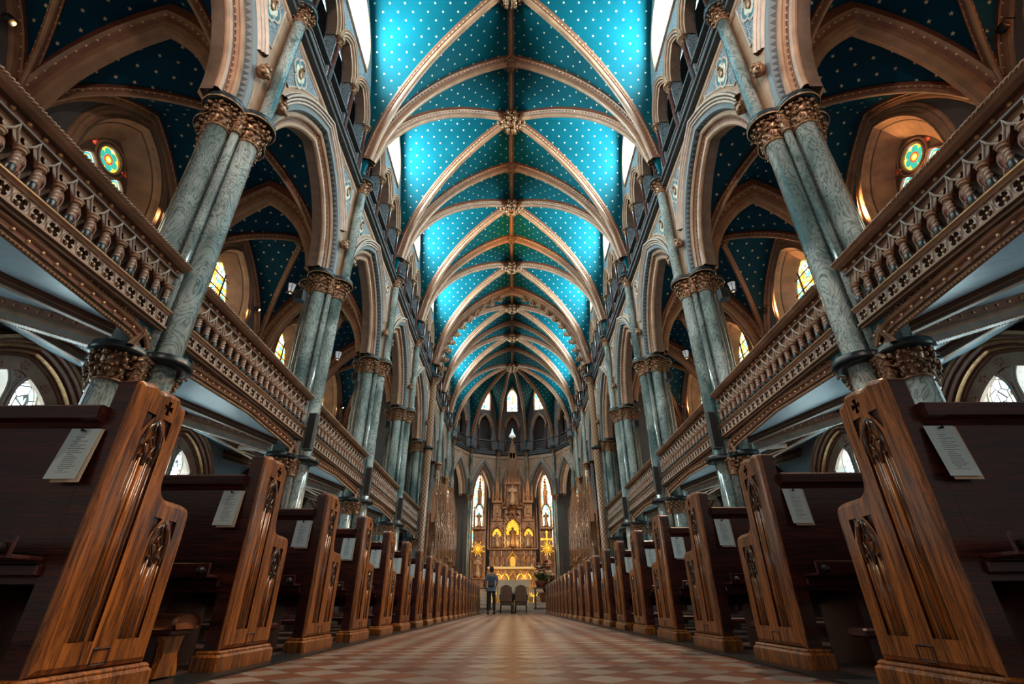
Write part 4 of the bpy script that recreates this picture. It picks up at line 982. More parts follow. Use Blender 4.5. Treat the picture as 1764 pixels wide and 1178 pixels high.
# ------------------------------------------------------------------ gallery windows: deep reveals, tracery, stained glass
def make_gallery_window(loc, rz, rose=True):
    out = []
    op = lambda o: [(-1.15 - o, 8.1)] + [(p[0], p[1] + 9.25) for p in arch(1.15, 1.75, o, 10)] + [(1.15 + o, 8.1)]
    mb = MB(); P = [(0, u, v) for u, v in op(0)]
    mb.sweep(P, (1, 0, 0), [(0.02, 0.34), (-0.03, 0.32), (-0.06, 0.26), (-0.02, 0.22), (-0.02, 0.14), (-0.07, 0.1), (-0.07, 0.04), (0.0, 0.0), (0.1, -0.03), (0.12, -0.06), (0.5, -0.38)], [0, 0, 1, 0, 0, 1, 0, 0, 1, 0], flip=1); out.append(mb.build('trim_gallery_window', ['cream', 'cream_dark']))
    if not rose:
        o = out[0]; o.location = loc; o.rotation_euler = (0, 0, rz); struct(o)
        P = [(-0.95, 8.1)] + [(p[0], p[1] + 9.2) for p in arch(0.95, 1.5, 0, 10)] + [(0.95, 8.1)]
        mb = MB()
        for q in (-0.32, 0.32): mb.box((0.44, q - 0.02, 8.1), (0.48, q + 0.02, 10.3))
        for z in (8.6, 9.1, 9.6, 10.1): mb.box((0.44, -0.95, z - 0.012), (0.47, 0.95, z + 0.012))
        o = mb.build('trim_gallery_window_bars', 'iron'); o.location = loc; o.rotation_euler = (0, 0, rz); struct(o)
        g = MB(); g.plate([(-1.15, 8.0)] + [(p[0], p[1] + 9.2) for p in arch(1.15, 1.75, 0, 10)] + [(1.15, 8.0)], [], lambda u, v, d: (0.5, u, v), 0, None, 0, uv=True); window(g, 'glass_gallery', loc, rz); return
    y3 = 9.95; lan = lambda c: [(c - 0.27, 8.15)] + [(p[0] + c, p[1] + 9.3) for p in arch(0.27, 0.40, 0, 6)] + [(c + 0.27, 8.15)]
    eyes = [foil(-0.48, 9.98, 0.10, 3, 4, pi / 2), foil(0.48, 9.98, 0.10, 3, 4, pi / 2), foil(0, 9.5, 0.08, 3, 4, -pi / 2)]
    mb = MB(); outer = [(-1.1, 8.0)] + [(p[0], p[1] + 9.2) for p in arch(1.1, 1.7, 0, 10)] + [(1.1, 8.0)]
    mb.plate(outer, [circ(0, y3, 0.31, 20), lan(-0.43), lan(0.43)] + eyes, lambda u, v, d: (0.5 + d, u, v), 0, 0.1, 0, 1)
    for rr in (0.34, 0.44): mb.tube([(0.49, rr * cos(a * pi / 12), y3 + rr * sin(a * pi / 12)) for a in range(25)], 0.025, 6, 1, False)
    for t in (-1, 1): mb.tube([(0.49, u, v) for u, v in lan(t * 0.43)], 0.03, 6, 1)
    out.append(mb.build('trim_gallery_window_tracery', ['cream_dark', 'cream']))
    for o in out: o.location = loc; o.rotation_euler = (0, 0, rz); struct(o)
    g = MB(); fx = lambda u, v, d: (0.56 + d, u, v)
    for k in range(6): a = k * pi / 3; g.plate(circ(0.19 * cos(a), y3 + 0.19 * sin(a), 0.135, 12), [], fx, -0.002 * (k % 2), None, 1); g.plate(circ(0.19 * cos(a), y3 + 0.19 * sin(a), 0.10, 12), [], fx, -0.004 - 0.002 * (k % 2), None, 2)
    g.plate(circ(0, y3, 0.345, 20), [], fx, 0.002, None, 0, uv=True); g.plate(circ(0, y3, 0.13, 14), [], fx, -0.01, None, 3); g.plate(circ(0, y3, 0.085, 14), [], fx, -0.012, None, 4); g.plate(circ(0, y3, 0.03, 10), [], fx, -0.014, None, 5)
    for t in (-1, 1):
        c = t * 0.43; lb = lambda o, c=c: [(c - 0.27 + o, 8.15)] + [(p[0] + c, p[1] + 9.3) for p in arch(0.27, 0.40, -o, 6)] + [(c + 0.27 - o, 8.15)]
        g.plate(lb(0), [], fx, 0.002, None, 5); g.plate(lb(0.025), [], fx, -0.002, None, 2 if False else 6); g.plate(lb(0.07), [], fx, -0.004, None, 1); g.plate(lb(0.10), [], fx, -0.006, None, 0, uv=True)
    for e in eyes: g.plate(e, [], fx, 0.002, None, 7)
    window(g, ['glass_gallery', 'glass_yellow', 'glass_green', 'glass_red', 'glass_yellow', 'glass_white', 'glass_blue', 'glass_red'], loc, rz)
for i, c in enumerate(CY):
    for sd, s in SIDES: make_gallery_window((s * XO, c, 0), 0 if s > 0 else pi, i < 2)
# lower windows: paired lancets with white tracery frames inside a broad moulded arch
for i, c in enumerate(CY):
    for sd, s in SIDES:
        rz = 0 if s > 0 else pi
        for q in (-0.47, 0.47):
            op = lambda o, q=q: [(q - 0.37 - o, 1.3)] + [(p[0] + q, p[1] + 3.8) for p in arch(0.37, 0.5, o, 8)] + [(q + 0.37 + o, 1.3)]
            mb = MB(); mb.sweep([(-0.02, u, v) for u, v in op(0)], (1, 0, 0), [(0, 0.08), (-0.06, 0.075), (-0.06, 0.05), (-0.03, 0.04), (-0.05, 0.02), (-0.04, 0.0), (0.25, -0.03)], 0, flip=1)
            fo = mb.build('trim_lower_window', 'cream_pale'); fo.location = (s * XO, c, 0); fo.rotation_euler = (0, 0, rz); struct(fo)
            mb = MB(); mb.sweep([(0.2, u, v) for u, v in op(-0.05)], (1, 0, 0), [(-0.02, 0.035), (-0.02, -0.0)], 0, flip=1); mb.box((0.17, q - 0.31, 3.5), (0.20, q + 0.31, 3.53)); mb.box((0.17, q - 0.12, 1.4), (0.20, q - 0.095, 3.9)); mb.box((0.17, q + 0.095, 1.4), (0.20, q + 0.12, 3.9)); mb.sweep([(0.19, u, v) for u, v in op(-0.12)], (1, 0, 0), [(-0.02, 0.03), (-0.02, -0.0)], 0, flip=1)
            fo = mb.build('trim_lower_window_bars', 'cloth_white'); fo.location = (s * XO, c, 0); fo.rotation_euler = (0, 0, rz); struct(fo)
            g = MB(); g.plate(op(-0.01), [], lambda u, v, d: (0.22, u, v), 0, None, 0, uv=True); window(g, 'glass_lower', (s * XO, c, 0), rz)
        R = thing('window_arch', 'broad gold-ribbed arch around paired lower windows, %s aisle, %s bay' % (sd, ORD[i]), 'arch', (s * XO, c, 0), rz, 'arches round the lower windows')
        pts = [(-0.03, -1.45, 0.1)] + [(-0.03, p[0], p[1] + 2.75) for p in arch(1.45, 1.75, 0, 14)] + [(-0.03, 1.45, 0.1)]
        mb = MB(); prof = [(0.02, -0.28), (-0.05, -0.27), (-0.07, -0.02)] ; mb.sweep(pts, (1, 0, 0), prof, 0, flip=1)
        mb.build('carved_band', 'cream', R)
        mb = MB(); mb.sweep(pts, (1, 0, 0), [(-0.07, -0.02), (-0.12, 0.0), (-0.10, 0.05), (-0.2, 0.08), (-0.18, 0.13), (-0.28, 0.16), (-0.26, 0.21), (-0.36, 0.24), (-0.34, 0.3), (-0.36, 0.36), (-0.2, 0.42), (0.02, 0.44)], [0, 0, 1, 0, 0, 1, 0, 0, 1, 0, 0], flip=1); mb.build('ribbed_molding', ['rib_side', 'gold'], R)
        fld = MB(); hol = [[(q - 0.44, 0.2)] + [(p[0] + q, p[1] + 3.8) for p in arch(0.44, 0.58, 0, 6)] + [(q + 0.44, 0.2)] for q in (-0.47, 0.47)]
        fld.plate([(-1.44, 0.1)] + [(p[0], p[1] + 2.75) for p in arch(1.44, 1.74, 0, 14)] + [(1.44, 0.1)], hol, lambda u, v, d: (-0.045, u, v), 0); fld.build('painted_field', 'peach_scroll', R)
        sc = MB()
        for k in range(9):
            a = (k + .5) / 9; p = arch(1.45, 1.75, -0.14, 14); P = p[int(a * (len(p) - 1))]
            for t in range(5): sc.ball((-0.09, P[0] + 0.07 * cos(t * 2 * pi / 5), 2.75 + P[1] + 0.07 * sin(t * 2 * pi / 5)), 0.045, 5, 0, (0.4, 1, 1))
        sc.build('carved_rosettes', 'pink_leaf', R)['kind'] = 'stuff'

# ------------------------------------------------------------------ pews
PEWY = [1.79 + 1.13 * i for i in range(21)]
def pew_outline():
    pts = [(0, 0.1), (0, 1.09), (0.01, 1.105), (0.025, 1.11), (0.09, 1.125), (0.11, 1.112), (0.13, 1.108), (0.15, 1.118)]
    pts += [(0.15, 1.118), (0.225, 1.125), (0.25, 1.12), (0.262, 1.10), (0.275, 1.092), (0.30, 1.092), (0.312, 1.075), (0.315, 1.04), (0.312, 0.80), (0.316, 0.745), (0.335, 0.715), (0.37, 0.702), (0.50, 0.700), (0.535, 0.692), (0.552, 0.665), (0.555, 0.62), (0.545, 0.1)]
    out = []
    for p in pts:
        if not out or (abs(p[0] - out[-1][0]) + abs(p[1] - out[-1][1])) > 1e-4: out.append(p)
    for _ in range(2):
        nw = []; n = len(out)
        for i in range(n):
            a, b = out[i], out[(i + 1) % n]
            if a[1] < 0.3 and b[1] < 0.3: nw.append(a); continue
            L = sqrt((a[0] - b[0]) ** 2 + (a[1] - b[1]) ** 2); q = min(0.25, 0.012 / max(L, 1e-6))
            if a[1] < 0.3: nw.append(a)
            else: nw.append((a[0] + (b[0] - a[0]) * q, a[1] + (b[1] - a[1]) * q))
            if b[1] >= 0.3: nw.append((b[0] + (a[0] - b[0]) * q, b[1] + (a[1] - b[1]) * q))
        out = nw
    return out
def inset(poly, d):
    n = len(poly); out = []
    for i in range(n):
        p0, p1, p2 = Vector(poly[i - 1]), Vector(poly[i]), Vector(poly[(i + 1) % n]); a = (p1 - p0).normalized(); b = (p2 - p1).normalized()
        na, nb = Vector((a.y, -a.x)), Vector((b.y, -b.x)); k = (na + nb); k = k / max(0.4, k.length_squared / 2) if k.length > 1e-6 else na
        out.append(tuple(p1 + k * d))
    return out
def make_pew(label):
    """local: aisle face at x=0, body towards +x, y=0 the back; the pew faces +y"""
    R = thing('church_pew', label, 'pew', (0, 0, 0), 0, 'church pews'); T = 0.085
    out = pew_outline(); E = thing('pew_end', None, None); E.parent = R
    f = lambda u, v, d: (d, u, v)
    ins = inset(out, 0.022)
    if sum((ins[i][0] - 0.27) ** 2 for i in range(len(ins))) > sum((out[i][0] - 0.27) ** 2 for i in range(len(out))): ins = inset(out, -0.022)
    # tall panel and short panel: recesses cut in the face
    def lancet(c, hw, z0, zs, rise): return [(c - hw, z0)] + [(p[0] + c, p[1] + zs) for p in arch(hw, rise, 0, 8)] + [(c + hw, z0)]
    p1 = lancet(0.155, 0.066, 0.19, 0.875, 0.115); p2 = lancet(0.395, 0.062, 0.19, 0.525, 0.095)
    cr = [(a + 0.185, b + 1.048) for a, b in [(-0.008, -0.03), (-0.014, -0.03), (0.014, -0.03), (0.008, -0.03), (0.007, -0.007), (0.028, -0.014), (0.028, 0.014), (0.007, 0.007), (0.013, 0.03), (-0.013, 0.03), (-0.007, 0.007), (-0.028, 0.014), (-0.028, -0.014), (-0.007, -0.007)][1:]]
    cr = [(a + 0.185, b + 1.05) for a, b in [(-0.012, -0.03), (0.012, -0.03), (0.006, -0.007), (0.026, -0.013), (0.026, 0.013), (0.006, 0.007), (0.012, 0.03), (-0.012, 0.03), (-0.006, 0.007), (-0.026, 0.013), (-0.026, -0.013), (-0.006, -0.007)]]
    sp = []
    for (c, zs, z1, hw) in ((0.155, 0.885, 1.0, 0.078), (0.395, 0.53, 0.625, 0.075)):
        for t in (-1, 1): sp.append([(c + t * hw, z1), (c + t * 0.022, z1), (c + t * 0.045, z1 - 0.028), (c + t * 0.062, z1 - 0.058), (c + t * hw, z1 - 0.085)])
    e = MB(); e.plate(ins, [p1, p2, cr] + sp, f, -0.012, None, 0)
    for h, dd in [(p1, 0.011), (p2, 0.011), (cr, 0.014)] + [(q, 0.010) for q in sp]:
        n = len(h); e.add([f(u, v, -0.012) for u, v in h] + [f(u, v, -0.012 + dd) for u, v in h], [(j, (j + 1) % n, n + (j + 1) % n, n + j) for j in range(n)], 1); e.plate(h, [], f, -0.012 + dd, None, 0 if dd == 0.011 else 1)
    e.loft([[f(u, v, -0.012) for u, v in ins], [f(u, v, -0.004) for u, v in inset(out, 0.007 if ins[3] == inset(out, 0.022)[3] else -0.007)], [f(u, v, 0.008) for u, v in out], [f(u, v, 0.014) for u, v in out]], False, False, 0, False)
    e.loft([[f(u, v, 0.014) for u, v in out], [f(u, v, T) for u, v in out]], False, True, 1, False)  # shade put into the end's thickness by a darker oak
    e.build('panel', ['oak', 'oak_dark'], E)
    tr = MB()       # carved tracery inside the lancets: vertical rolls with cusps
    for (c, z0, zs, rise) in ((0.155, 0.19, 0.885, 0.10), (0.395, 0.19, 0.53, 0.085)):
        tr.tube([(-0.001, c, z0), (-0.003, c, zs - 0.09)], 0.009, 6, 0); tr.tube([(0.001, c - 0.018, z0), (0.001, c - 0.018, zs - .05)], 0.006, 5, 0); tr.tube([(0.001, c + 0.018, z0), (0.001, c + 0.018, zs - .05)], 0.006, 5, 0)
        for t in (-1, 1):
            tr.tube([(0.001, c + t * 0.056, z0), (-0.001, c + t * 0.055, zs - 0.06)], 0.006, 6, 0)
            tr.tube([(-0.001, c + t * 0.055, zs - 0.08), (-0.008, c + t * 0.052, zs), (-0.010, c + t * 0.034, zs + rise * 0.62), (-0.010, c, zs + rise)], [0.008, 0.010, 0.010, 0.006], 6, 1)
            tr.tube([(-0.006, c, zs - 0.09), (-0.009, c + t * 0.012, zs - 0.04), (-0.009, c + t * 0.028, zs - 0.005)], 0.006, 5, 1); tr.ball((-0.008, c + t * 0.03, zs - 0.055), 0.010, 6, 1); tr.tube([(0.001, c + t * 0.03, z0), (0.001, c + t * 0.03, zs - 0.06)], 0.0055, 5, 1)
        tr.tube([(-0.010, c - 0.022, zs + 0.0), (-0.010, c, zs + 0.03), (-0.010, c + 0.022, zs)], 0.006, 5, 1); tr.tube([(-0.010, c, zs + 0.03), (-0.010, c, zs + rise * .9)], 0.005, 5, 1)
    tr.build('tracery', ['oak', 'oak_gloss'], E)
    mb = MB(); mb.add([(-0.014, 0.235, 0.115), (-0.014, 0.31, 0.115), (-0.014, 0.31, 0.165), (-0.014, 0.235, 0.165)], [(0, 1, 2, 3)]); 
    mb = MB(); mb.sweep([(-0.012, 0.235, 0.115), (-0.012, 0.315, 0.115), (-0.012, 0.315, 0.165), (-0.012, 0.235, 0.165), (-0.012, 0.235, 0.115)], (1, 0, 0), [(0, 0.004), (-0.004, 0), (0, -0.004)], 0); mb.build('label_holder', 'oak_dark', E)
    mb = MB(); mb.bbox((-0.03, -0.045, 0), (0.12, 0.585, 0.085), 0.012); mb.bbox((-0.02, -0.03, 0.08), (0.11, 0.57, 0.1), 0.008); mb.build('plinth', 'oak', R)
    X1 = 2.75
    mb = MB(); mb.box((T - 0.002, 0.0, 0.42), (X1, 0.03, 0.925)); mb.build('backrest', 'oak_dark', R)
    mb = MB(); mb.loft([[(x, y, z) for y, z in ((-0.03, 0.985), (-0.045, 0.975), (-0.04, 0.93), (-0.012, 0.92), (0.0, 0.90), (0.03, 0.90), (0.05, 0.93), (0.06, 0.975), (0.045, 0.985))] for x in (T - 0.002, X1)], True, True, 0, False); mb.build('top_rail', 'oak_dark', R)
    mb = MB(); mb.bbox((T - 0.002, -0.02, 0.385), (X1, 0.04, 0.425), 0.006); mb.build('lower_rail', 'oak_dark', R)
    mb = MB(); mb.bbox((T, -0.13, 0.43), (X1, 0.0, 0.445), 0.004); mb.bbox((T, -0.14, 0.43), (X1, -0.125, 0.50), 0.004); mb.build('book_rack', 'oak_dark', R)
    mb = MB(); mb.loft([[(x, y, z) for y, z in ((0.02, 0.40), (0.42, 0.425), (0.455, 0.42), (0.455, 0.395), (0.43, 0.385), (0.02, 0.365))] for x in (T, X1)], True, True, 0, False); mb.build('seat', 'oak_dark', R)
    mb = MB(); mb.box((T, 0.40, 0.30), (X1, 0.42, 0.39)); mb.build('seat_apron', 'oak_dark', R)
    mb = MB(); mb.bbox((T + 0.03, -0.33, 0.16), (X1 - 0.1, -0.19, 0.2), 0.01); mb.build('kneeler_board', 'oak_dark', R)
    for x in (0.35, 1.5, 2.6):
        mb = MB(); mb.box((x, 0.03, 0), (x + 0.05, 0.4, 0.37)); mb.build('seat_support', 'oak_dark', R)
    mb = MB(); mb.lathe([(0.012, 0), (0.02, 0.006), (0.016, 0.02), (0.022, 0.03), (0.001, 0.045)], (0, 0, 0), 10)
    o = MB(); o.frame(Matrix.Translation((T + 0.03, -0.14, 0.46)) @ Matrix.Rotation(radians(90), 4, 'X'), mb); o.build('hook', 'iron', R)
    return R
pw = make_pew('dark oak pew with carved gothic end, first on the right of the aisle')
pw.location = (1.5, PEWY[0], 0.0)
# the opposite hand
pl = make_pew('golden brown oak pew with carved gothic end, first on the left of the aisle')
for ch in list(pl.children) + [g for c in pl.children for g in c.children]:
    if ch.type == 'MESH':
        me = ch.data
        for v in me.vertices: v.co.x = -v.co.x
        me.flip_normals()
pl.location = (-1.5, PEWY[0], 0)
for i, y in enumerate(PEWY[1:], 1):
    for s, src, tone, sd in ((-1, pl, 'golden brown', 'left'), (1, pw, 'dark', 'right')):
        dup(src, (s * 1.5, y, 0), 0, '%s oak pew with carved gothic end, %s on the %s of the aisle' % (tone, ORD[i], sd))
        if i == 1 and s < 0:
            for ch in list(COL.objects):
                if ch.name.startswith('kneeler_board') and ch.parent and abs(ch.parent.location.y - y) < 1e-4 and ch.parent.location.x < 0: bpy.data.objects.remove(ch)
# printed cards hanging on the pew backs
cd = None
for i, y in enumerate(PEWY[:14]):
    for sd, s in SIDES:
        lab = 'laminated printed card hanging on the back of the %s pew on the %s side' % (ORD[i], sd)
        x = s * (1.638 + (0.006 * ((i * 7) % 5 - 2))); w = 0.056
        if cd is None:
            cd = thing('hymn_card', lab, 'card', (x, y - 0.012, 0), 0, 'printed cards on the pews')
            mb = MB(); mb.add([(-w, -0.028, 0.70), (w, -0.028, 0.70), (w, 0, 0.895), (-w, 0, 0.895), (-w, -0.026, 0.70), (w, -0.026, 0.70), (w, 0.002, 0.895), (-w, 0.002, 0.895)], [(0, 1, 2, 3), (7, 6, 5, 4), (0, 4, 5, 1), (1, 5, 6, 2), (3, 2, 6, 7), (0, 3, 7, 4)], 0, [(0, 0), (1, 0), (1, 1), (0, 1)] * 2); mb.build('sheet', 'printed_card', cd)
            mb = MB(); mb.add([(-w + .02, -0.018, 0.69), (w + .012, -0.018, 0.69), (w + .012, 0.003, 0.893), (-w + .02, 0.003, 0.893), (-w + .02, -0.016, 0.69), (w + .012, -0.016, 0.69), (w + .012, 0.004, 0.893), (-w + .02, 0.004, 0.893)], [(0, 1, 2, 3), (7, 6, 5, 4), (0, 4, 5, 1), (1, 5, 6, 2), (3, 2, 6, 7), (0, 3, 7, 4)]); mb.build('backing_sheet', 'cloth_white', cd)
            mb = MB(); mb.tube([(0, 0.0105, 0.885), (0, -0.014, 0.885), (0, -0.018, 0.892), (0.002, -0.012, 0.90)], 0.0035, 6); mb.ball((0, -0.016, 0.884), 0.006, 6); mb.build('hook', 'iron', cd)
        else: dup(cd, (x, y - 0.012, 0), 0, lab)
# padded kneeler between the first two left pews
R = thing('padded_kneeler', 'brown leather padded kneeler with scrolled wooden leg beside the second pew on the left side', 'kneeler', (-1.6, 2.62, 0))
mb = MB(); mb.loft([[(x, y, z) for y, z in ((-0.085, 0.205), (-0.10, 0.225), (-0.09, 0.25), (-0.04, 0.268), (0.04, 0.268), (0.09, 0.25), (0.10, 0.225), (0.085, 0.205))] for x in (0.06, 0.08, -2.5)], True, True, 0, True); mb.build('pad', 'leather', R)
mb = MB(); mb.bbox((-2.5, -0.08, 0.18), (0.06, 0.08, 0.206), 0.006); mb.build('board', 'oak_dark', R)
for x in (0.03, -1.2, -2.4):
    mb = MB(); mb.plate([(-0.075, 0.02), (0.09, 0.02), (0.085, 0.05), (0.06, 0.1), (0.065, 0.14), (0.08, 0.18), (-0.08, 0.18), (-0.06, 0.15), (-0.05, 0.1), (-0.065, 0.05)], [], lambda u, v, d: (d, u, v), x - 0.03, x, 0); mb.build('leg', 'oak', R)

# ------------------------------------------------------------------ lanterns, floodlights, loudspeakers, triforium bulbs
ln = None
for i, c in enumerate(CY):
    for sd, s in SIDES:
        lab = 'hexagonal white glass lantern hanging from the %s gallery vault, %s bay' % (sd, ORD[i]); loc = (s * 7.27, c, 9.35)
        if ln is None:
            ln = thing('hanging_lantern', lab, 'lantern', loc, 0, 'gallery lanterns')
            mb = MB(); mb.lathe([(0.09, 0), (0.14, 0.3)], (0, 0, 0), 6); mb.build('glass', 'lantern_glow', ln)  # faint emission put into the glass of unlit lanterns
            for k in range(6):
                a = k * pi / 3; mb = MB(); mb.tube([(0.093 * cos(a), 0.093 * sin(a), 0), (0.144 * cos(a), 0.144 * sin(a), 0.3)], 0.011, 5); mb.build('glazing_bar', 'iron', ln)
            mb = MB(); mb.lathe([(0.16, 0.3), (0.16, 0.32), (0.05, 0.42), (0.02, 0.46)], (0, 0, 0), 6); mb.build('cap', 'iron', ln)
            mb = MB(); mb.lathe([(0.02, -0.05), (0.1, -0.02), (0.1, 0.0)], (0, 0, 0), 6); mb.build('base_ring', 'iron', ln)
            mb = MB(); mb.tube([(0, 0, 0.45), (0, 0, 2.0)], 0.008, 5); mb.build('chain', 'iron', ln)
        else: dup(ln, loc, 0, lab)
fl = None
for i, c in enumerate(CY):
    for sd, s in SIDES:
        lab = 'small black floodlight on a bracket beside the %s gallery window, %s bay' % (sd, ORD[i]); loc = (s * (XO - 0.02), c + 1.6, 9.7)
        if fl is None:
            fl = thing('floodlight', lab, 'lamp', loc, 0, 'gallery floodlights')
            mb = MB(); mb.lathe([(0.07, 0), (0.09, 0.03), (0.09, 0.14), (0.05, 0.18)], (0, 0, 0), 12); o = MB(); o.frame(Matrix.Translation((s * -0.2, -0.02, 0)) @ Matrix.Rotation(radians(100), 4, 'X'), mb); o.build('housing', 'iron', fl)
            mb = MB(); mb.tube([(0, 0, 0.12), (s * -0.2, 0, 0.12), (s * -0.2, -0.04, 0)], 0.014, 6); mb.build('bracket', 'iron', fl)
        else: dup(fl, loc, 0 if s == -1 else pi, lab)
        if s == -1: pass
sk = None
for i in (1, 2, 3, 4, 5):
    for sd, s in SIDES:
        if i == 1: continue
        lab = 'slim dark grey loudspeaker low on the %s clustered column, %s side' % (ORD[i - 1], sd); loc = (s * 4.50, PY[i] - 0.27, 3.3)
        if sk is None:
            sk = thing('column_loudspeaker', lab, 'loudspeaker', loc, 0, 'column loudspeakers')
            mb = MB(); mb.bbox((-0.09, -0.07, 0), (0.09, 0.07, 0.85), 0.01); mb.build('cabinet', 'speaker_grey', sk)
            mb = MB(); mb.box((-0.075, -0.075, 0.03), (0.075, -0.069, 0.82)); mb.build('grille', 'iron', sk)
        else: dup(sk, loc, 0, lab)
sk2 = None
for i in (2, 3, 4):
    for sd, s in SIDES:
        lab = 'small grey box loudspeaker just below the capital of the %s clustered column, %s side' % (ORD[i - 1], sd); loc = (s * 5.28, PY[i] - 0.66, 6.95)
        if sk2 is None:
            sk2 = thing('box_loudspeaker', lab, 'loudspeaker', loc, 0, 'small box loudspeakers')
            mb = MB(); mb.bbox((-0.11, -0.1, 0), (0.11, 0.1, 0.3), 0.012); mb.build('cabinet', 'speaker_grey', sk2)
            mb = MB(); mb.box((-0.09, -0.106, 0.02), (0.09, -0.1, 0.28)); mb.build('grille', 'iron', sk2)
        else: dup(sk2, loc, 0, lab)
tb = None
for i in (1, 2, 3, 4):
    for sd, s in SIDES:
        loc = (s * 5.0, CY[i] - 0.6, 13.55); lab = 'bare warm bulb glowing inside the %s triforium, %s bay' % (sd, ORD[i])
        if tb is None:
            tb = thing('triforium_bulb', lab, 'bulb', loc, 0, 'triforium bulbs')
            mb = MB(); mb.ball((0, 0, 0), 0.05, 10); mb.build('glass', 'bulb_glow', tb); mb = MB(); mb.tube([(0, 0, 0.04), (0, 0, 0.12)], 0.02, 8); mb.build('socket', 'bronze', tb); mb = MB(); mb.tube([(0, 0, 0.1), (0, 0, 1.45)], 0.006, 4); mb.build('cord', 'iron', tb)
        else: dup(tb, loc, 0, lab)

# ------------------------------------------------------------------ sanctuary: steps, altars, statues, stalls
for k, (y0, z0, z1, hx) in enumerate([(29.3, 0.14, 0.30, 3.9), (29.75, 0.30, 0.46, 3.9), (33.6, 0.46, 0.66, 2.8), (33.95, 0.66, 0.86, 2.6), (34.3, 0.86, 1.06, 2.4), (34.65, 1.06, 1.26, 2.2)]):
    mb = MB(); mb.bbox((-hx, y0, z0 - 0.02), (hx, 39.0 if k > 1 else 39.2, z1), 0.015); struct(mb.build('floor_sanctuary_step_%d' % (k + 1), 'step_marble'))
def statue(label, loc, h, group=None, mat='statue_stone', rz=0, arms=1):
    """robed standing figure, one continuous body"""
    R = thing('statue', label, 'statue', loc, rz, group); n = 14; rings = []
    prof = [(0, .17, .15), (.02, .175, .155), (.15, .15, .13), (.35, .13, .11), (.5, .12, .10), (.58, .13, .105), (.68, .15, .11), (.76, .165, .11), (.81, .15, .1), (.84, .09, .075), (.86, .05, .05), (.88, .05, .055), (.90, .068, .07), (.94, .078, .08), (.975, .065, .068), (.995, .02, .02)]
    for (z, a, b) in prof:
        rings.append([(h * a * cos(2 * pi * j / n) * (1 + (0.10 * sin(5 * j + z * 9) if z < .8 else 0)), h * b * sin(2 * pi * j / n) * (1 + (0.10 * cos(4 * j + z * 7) if z < .8 else 0)), h * z) for j in range(n)])
    mb = MB(); mb.loft(rings, True, True)
    for t in (-1, 1):
        mb.tube([(t * h * .14, 0, h * .78), (t * h * .18, -h * .02, h * .64), (t * h * (.10 if arms else .2), -h * .13, h * (.62 if arms else .72)), (t * h * .03, -h * .16, h * (.68 if arms else .84))], [h * .05, h * .05, h * .04, h * .025], 7)
    mb.build('body', mat, R)
    mb = MB(); o = quatre(h * .1, h * .13, 3); mb.loft([[(x, y, z) for x, y in o] for z in (-0.08 * h, 0)], True, True, 0, False); mb.build('plinth', 'altar_stone', R)
    return R
def pinnacle(mb, c, w, h, mi=0):
    x, y, z = c
    mb.box((x - w / 2, y - w / 2, z), (x + w / 2, y + w / 2, z + h * .35), mi)
    for a in range(4):
        dx, dy = ((1, 0), (0, 1), (-1, 0), (0, -1))[a]; px, py = -dy, dx; q = w * .55
        mb.add([(x + dx * q - px * w * .5, y + dy * q - py * w * .5, z + h * .33), (x + dx * q + px * w * .5, y + dy * q + py * w * .5, z + h * .33), (x + dx * q, y + dy * q, z + h * .5), (x, y, z + h * .4)], [(0, 1, 2), (0, 2, 3), (1, 3, 2)], mi)
    mb.loft([[(x + a * w * k, y + b * w * k, zz) for a, b in ((-.42, -.42), (.42, -.42), (.42, .42), (-.42, .42))] for k, zz in ((1, z + h * .35), (.55, z + h * .62), (.1, z + h * .96))], True, True, mi, False)
    for q in range(5):
        zz = z + h * (.42 + q * .1); k = w * (.45 - q * .075)
        for a, b in ((-1, -1), (1, -1), (1, 1), (-1, 1)): mb.octa((x + a * k, y + b * k, zz), w * .14, mi)
    mb.octa((x, y, z + h * .97), w * .2, mi)
def gable(mb, c, w, h, t, mi=0, rot=0):
    """ogee gable with crockets standing in the x/z plane at c (base centre)"""
    x, y, z = c; pts = []
    for k in range(9):
        q = k / 8; pts.append((-w / 2 * (1 - q) ** 1.0 * (1 + .25 * sin(q * pi * 2) * (1 - q)) , h * q))
    full = pts + [(-a, b) for a, b in pts[:-1]][::-1]
    mb.sweep([(x + a, y, z + b) for a, b in full], (0, 1, 0), [(-t / 2, 0), (-t / 2, t), (t / 2, t), (t / 2, 0)], mi, True, -1)
    for a, b in full[1:-1]: mb.octa((x + a * 1.1, y - t * .3, z + b + t * 1.3), t * .75, mi)
    mb.tube([(x, y, z + h), (x, y, z + h * 1.3)], t * .4, 5, mi); mb.octa((x, y, z + h * 1.3), t * .9, mi)
def niche(mb, c, w, h, d, mi=0, t=0.06):
    """open arched niche, front face at y=c.y, x-centre c.x; frame + colonnettes + gable"""
    x, y, z = c; sp = h * .62
    for q in (-1, 1):
        mb.lathe([(t * 1.2, 0), (t * 1.2, t), (t * .6, t * 1.5), (t * .6, sp - t), (t * 1.1, sp - t * .5), (t * 1.1, sp)], (x + q * w / 2, y, z), 8, mi)
    mb.sweep([(x + a, y, z + sp + b) for a, b in arch(w / 2 - t * .3, h - sp, 0, 6)], (0, 1, 0), [(-t, 0), (-t * 1.2, t), (-t * .5, t * 1.4), (t, t), (t, 0)], mi, False, -1)
    for a, b in arch(w / 2 - t * .3, h - sp, -t * .6, 5)[1:-1]: mb.octa((x + a, y - t * .5, z + sp + b), t * .55, mi)
    gable(mb, (x, y - t * .5, z + sp + (h - sp) * .2), w * 1.15, (h - sp) * 1.4, t, mi)
Y0 = 36.3
HA = thing('high_altar', 'tall gilded gothic high altar with central golden niche and crowning spire in the apse', 'altar', (0, Y0, 1.26))
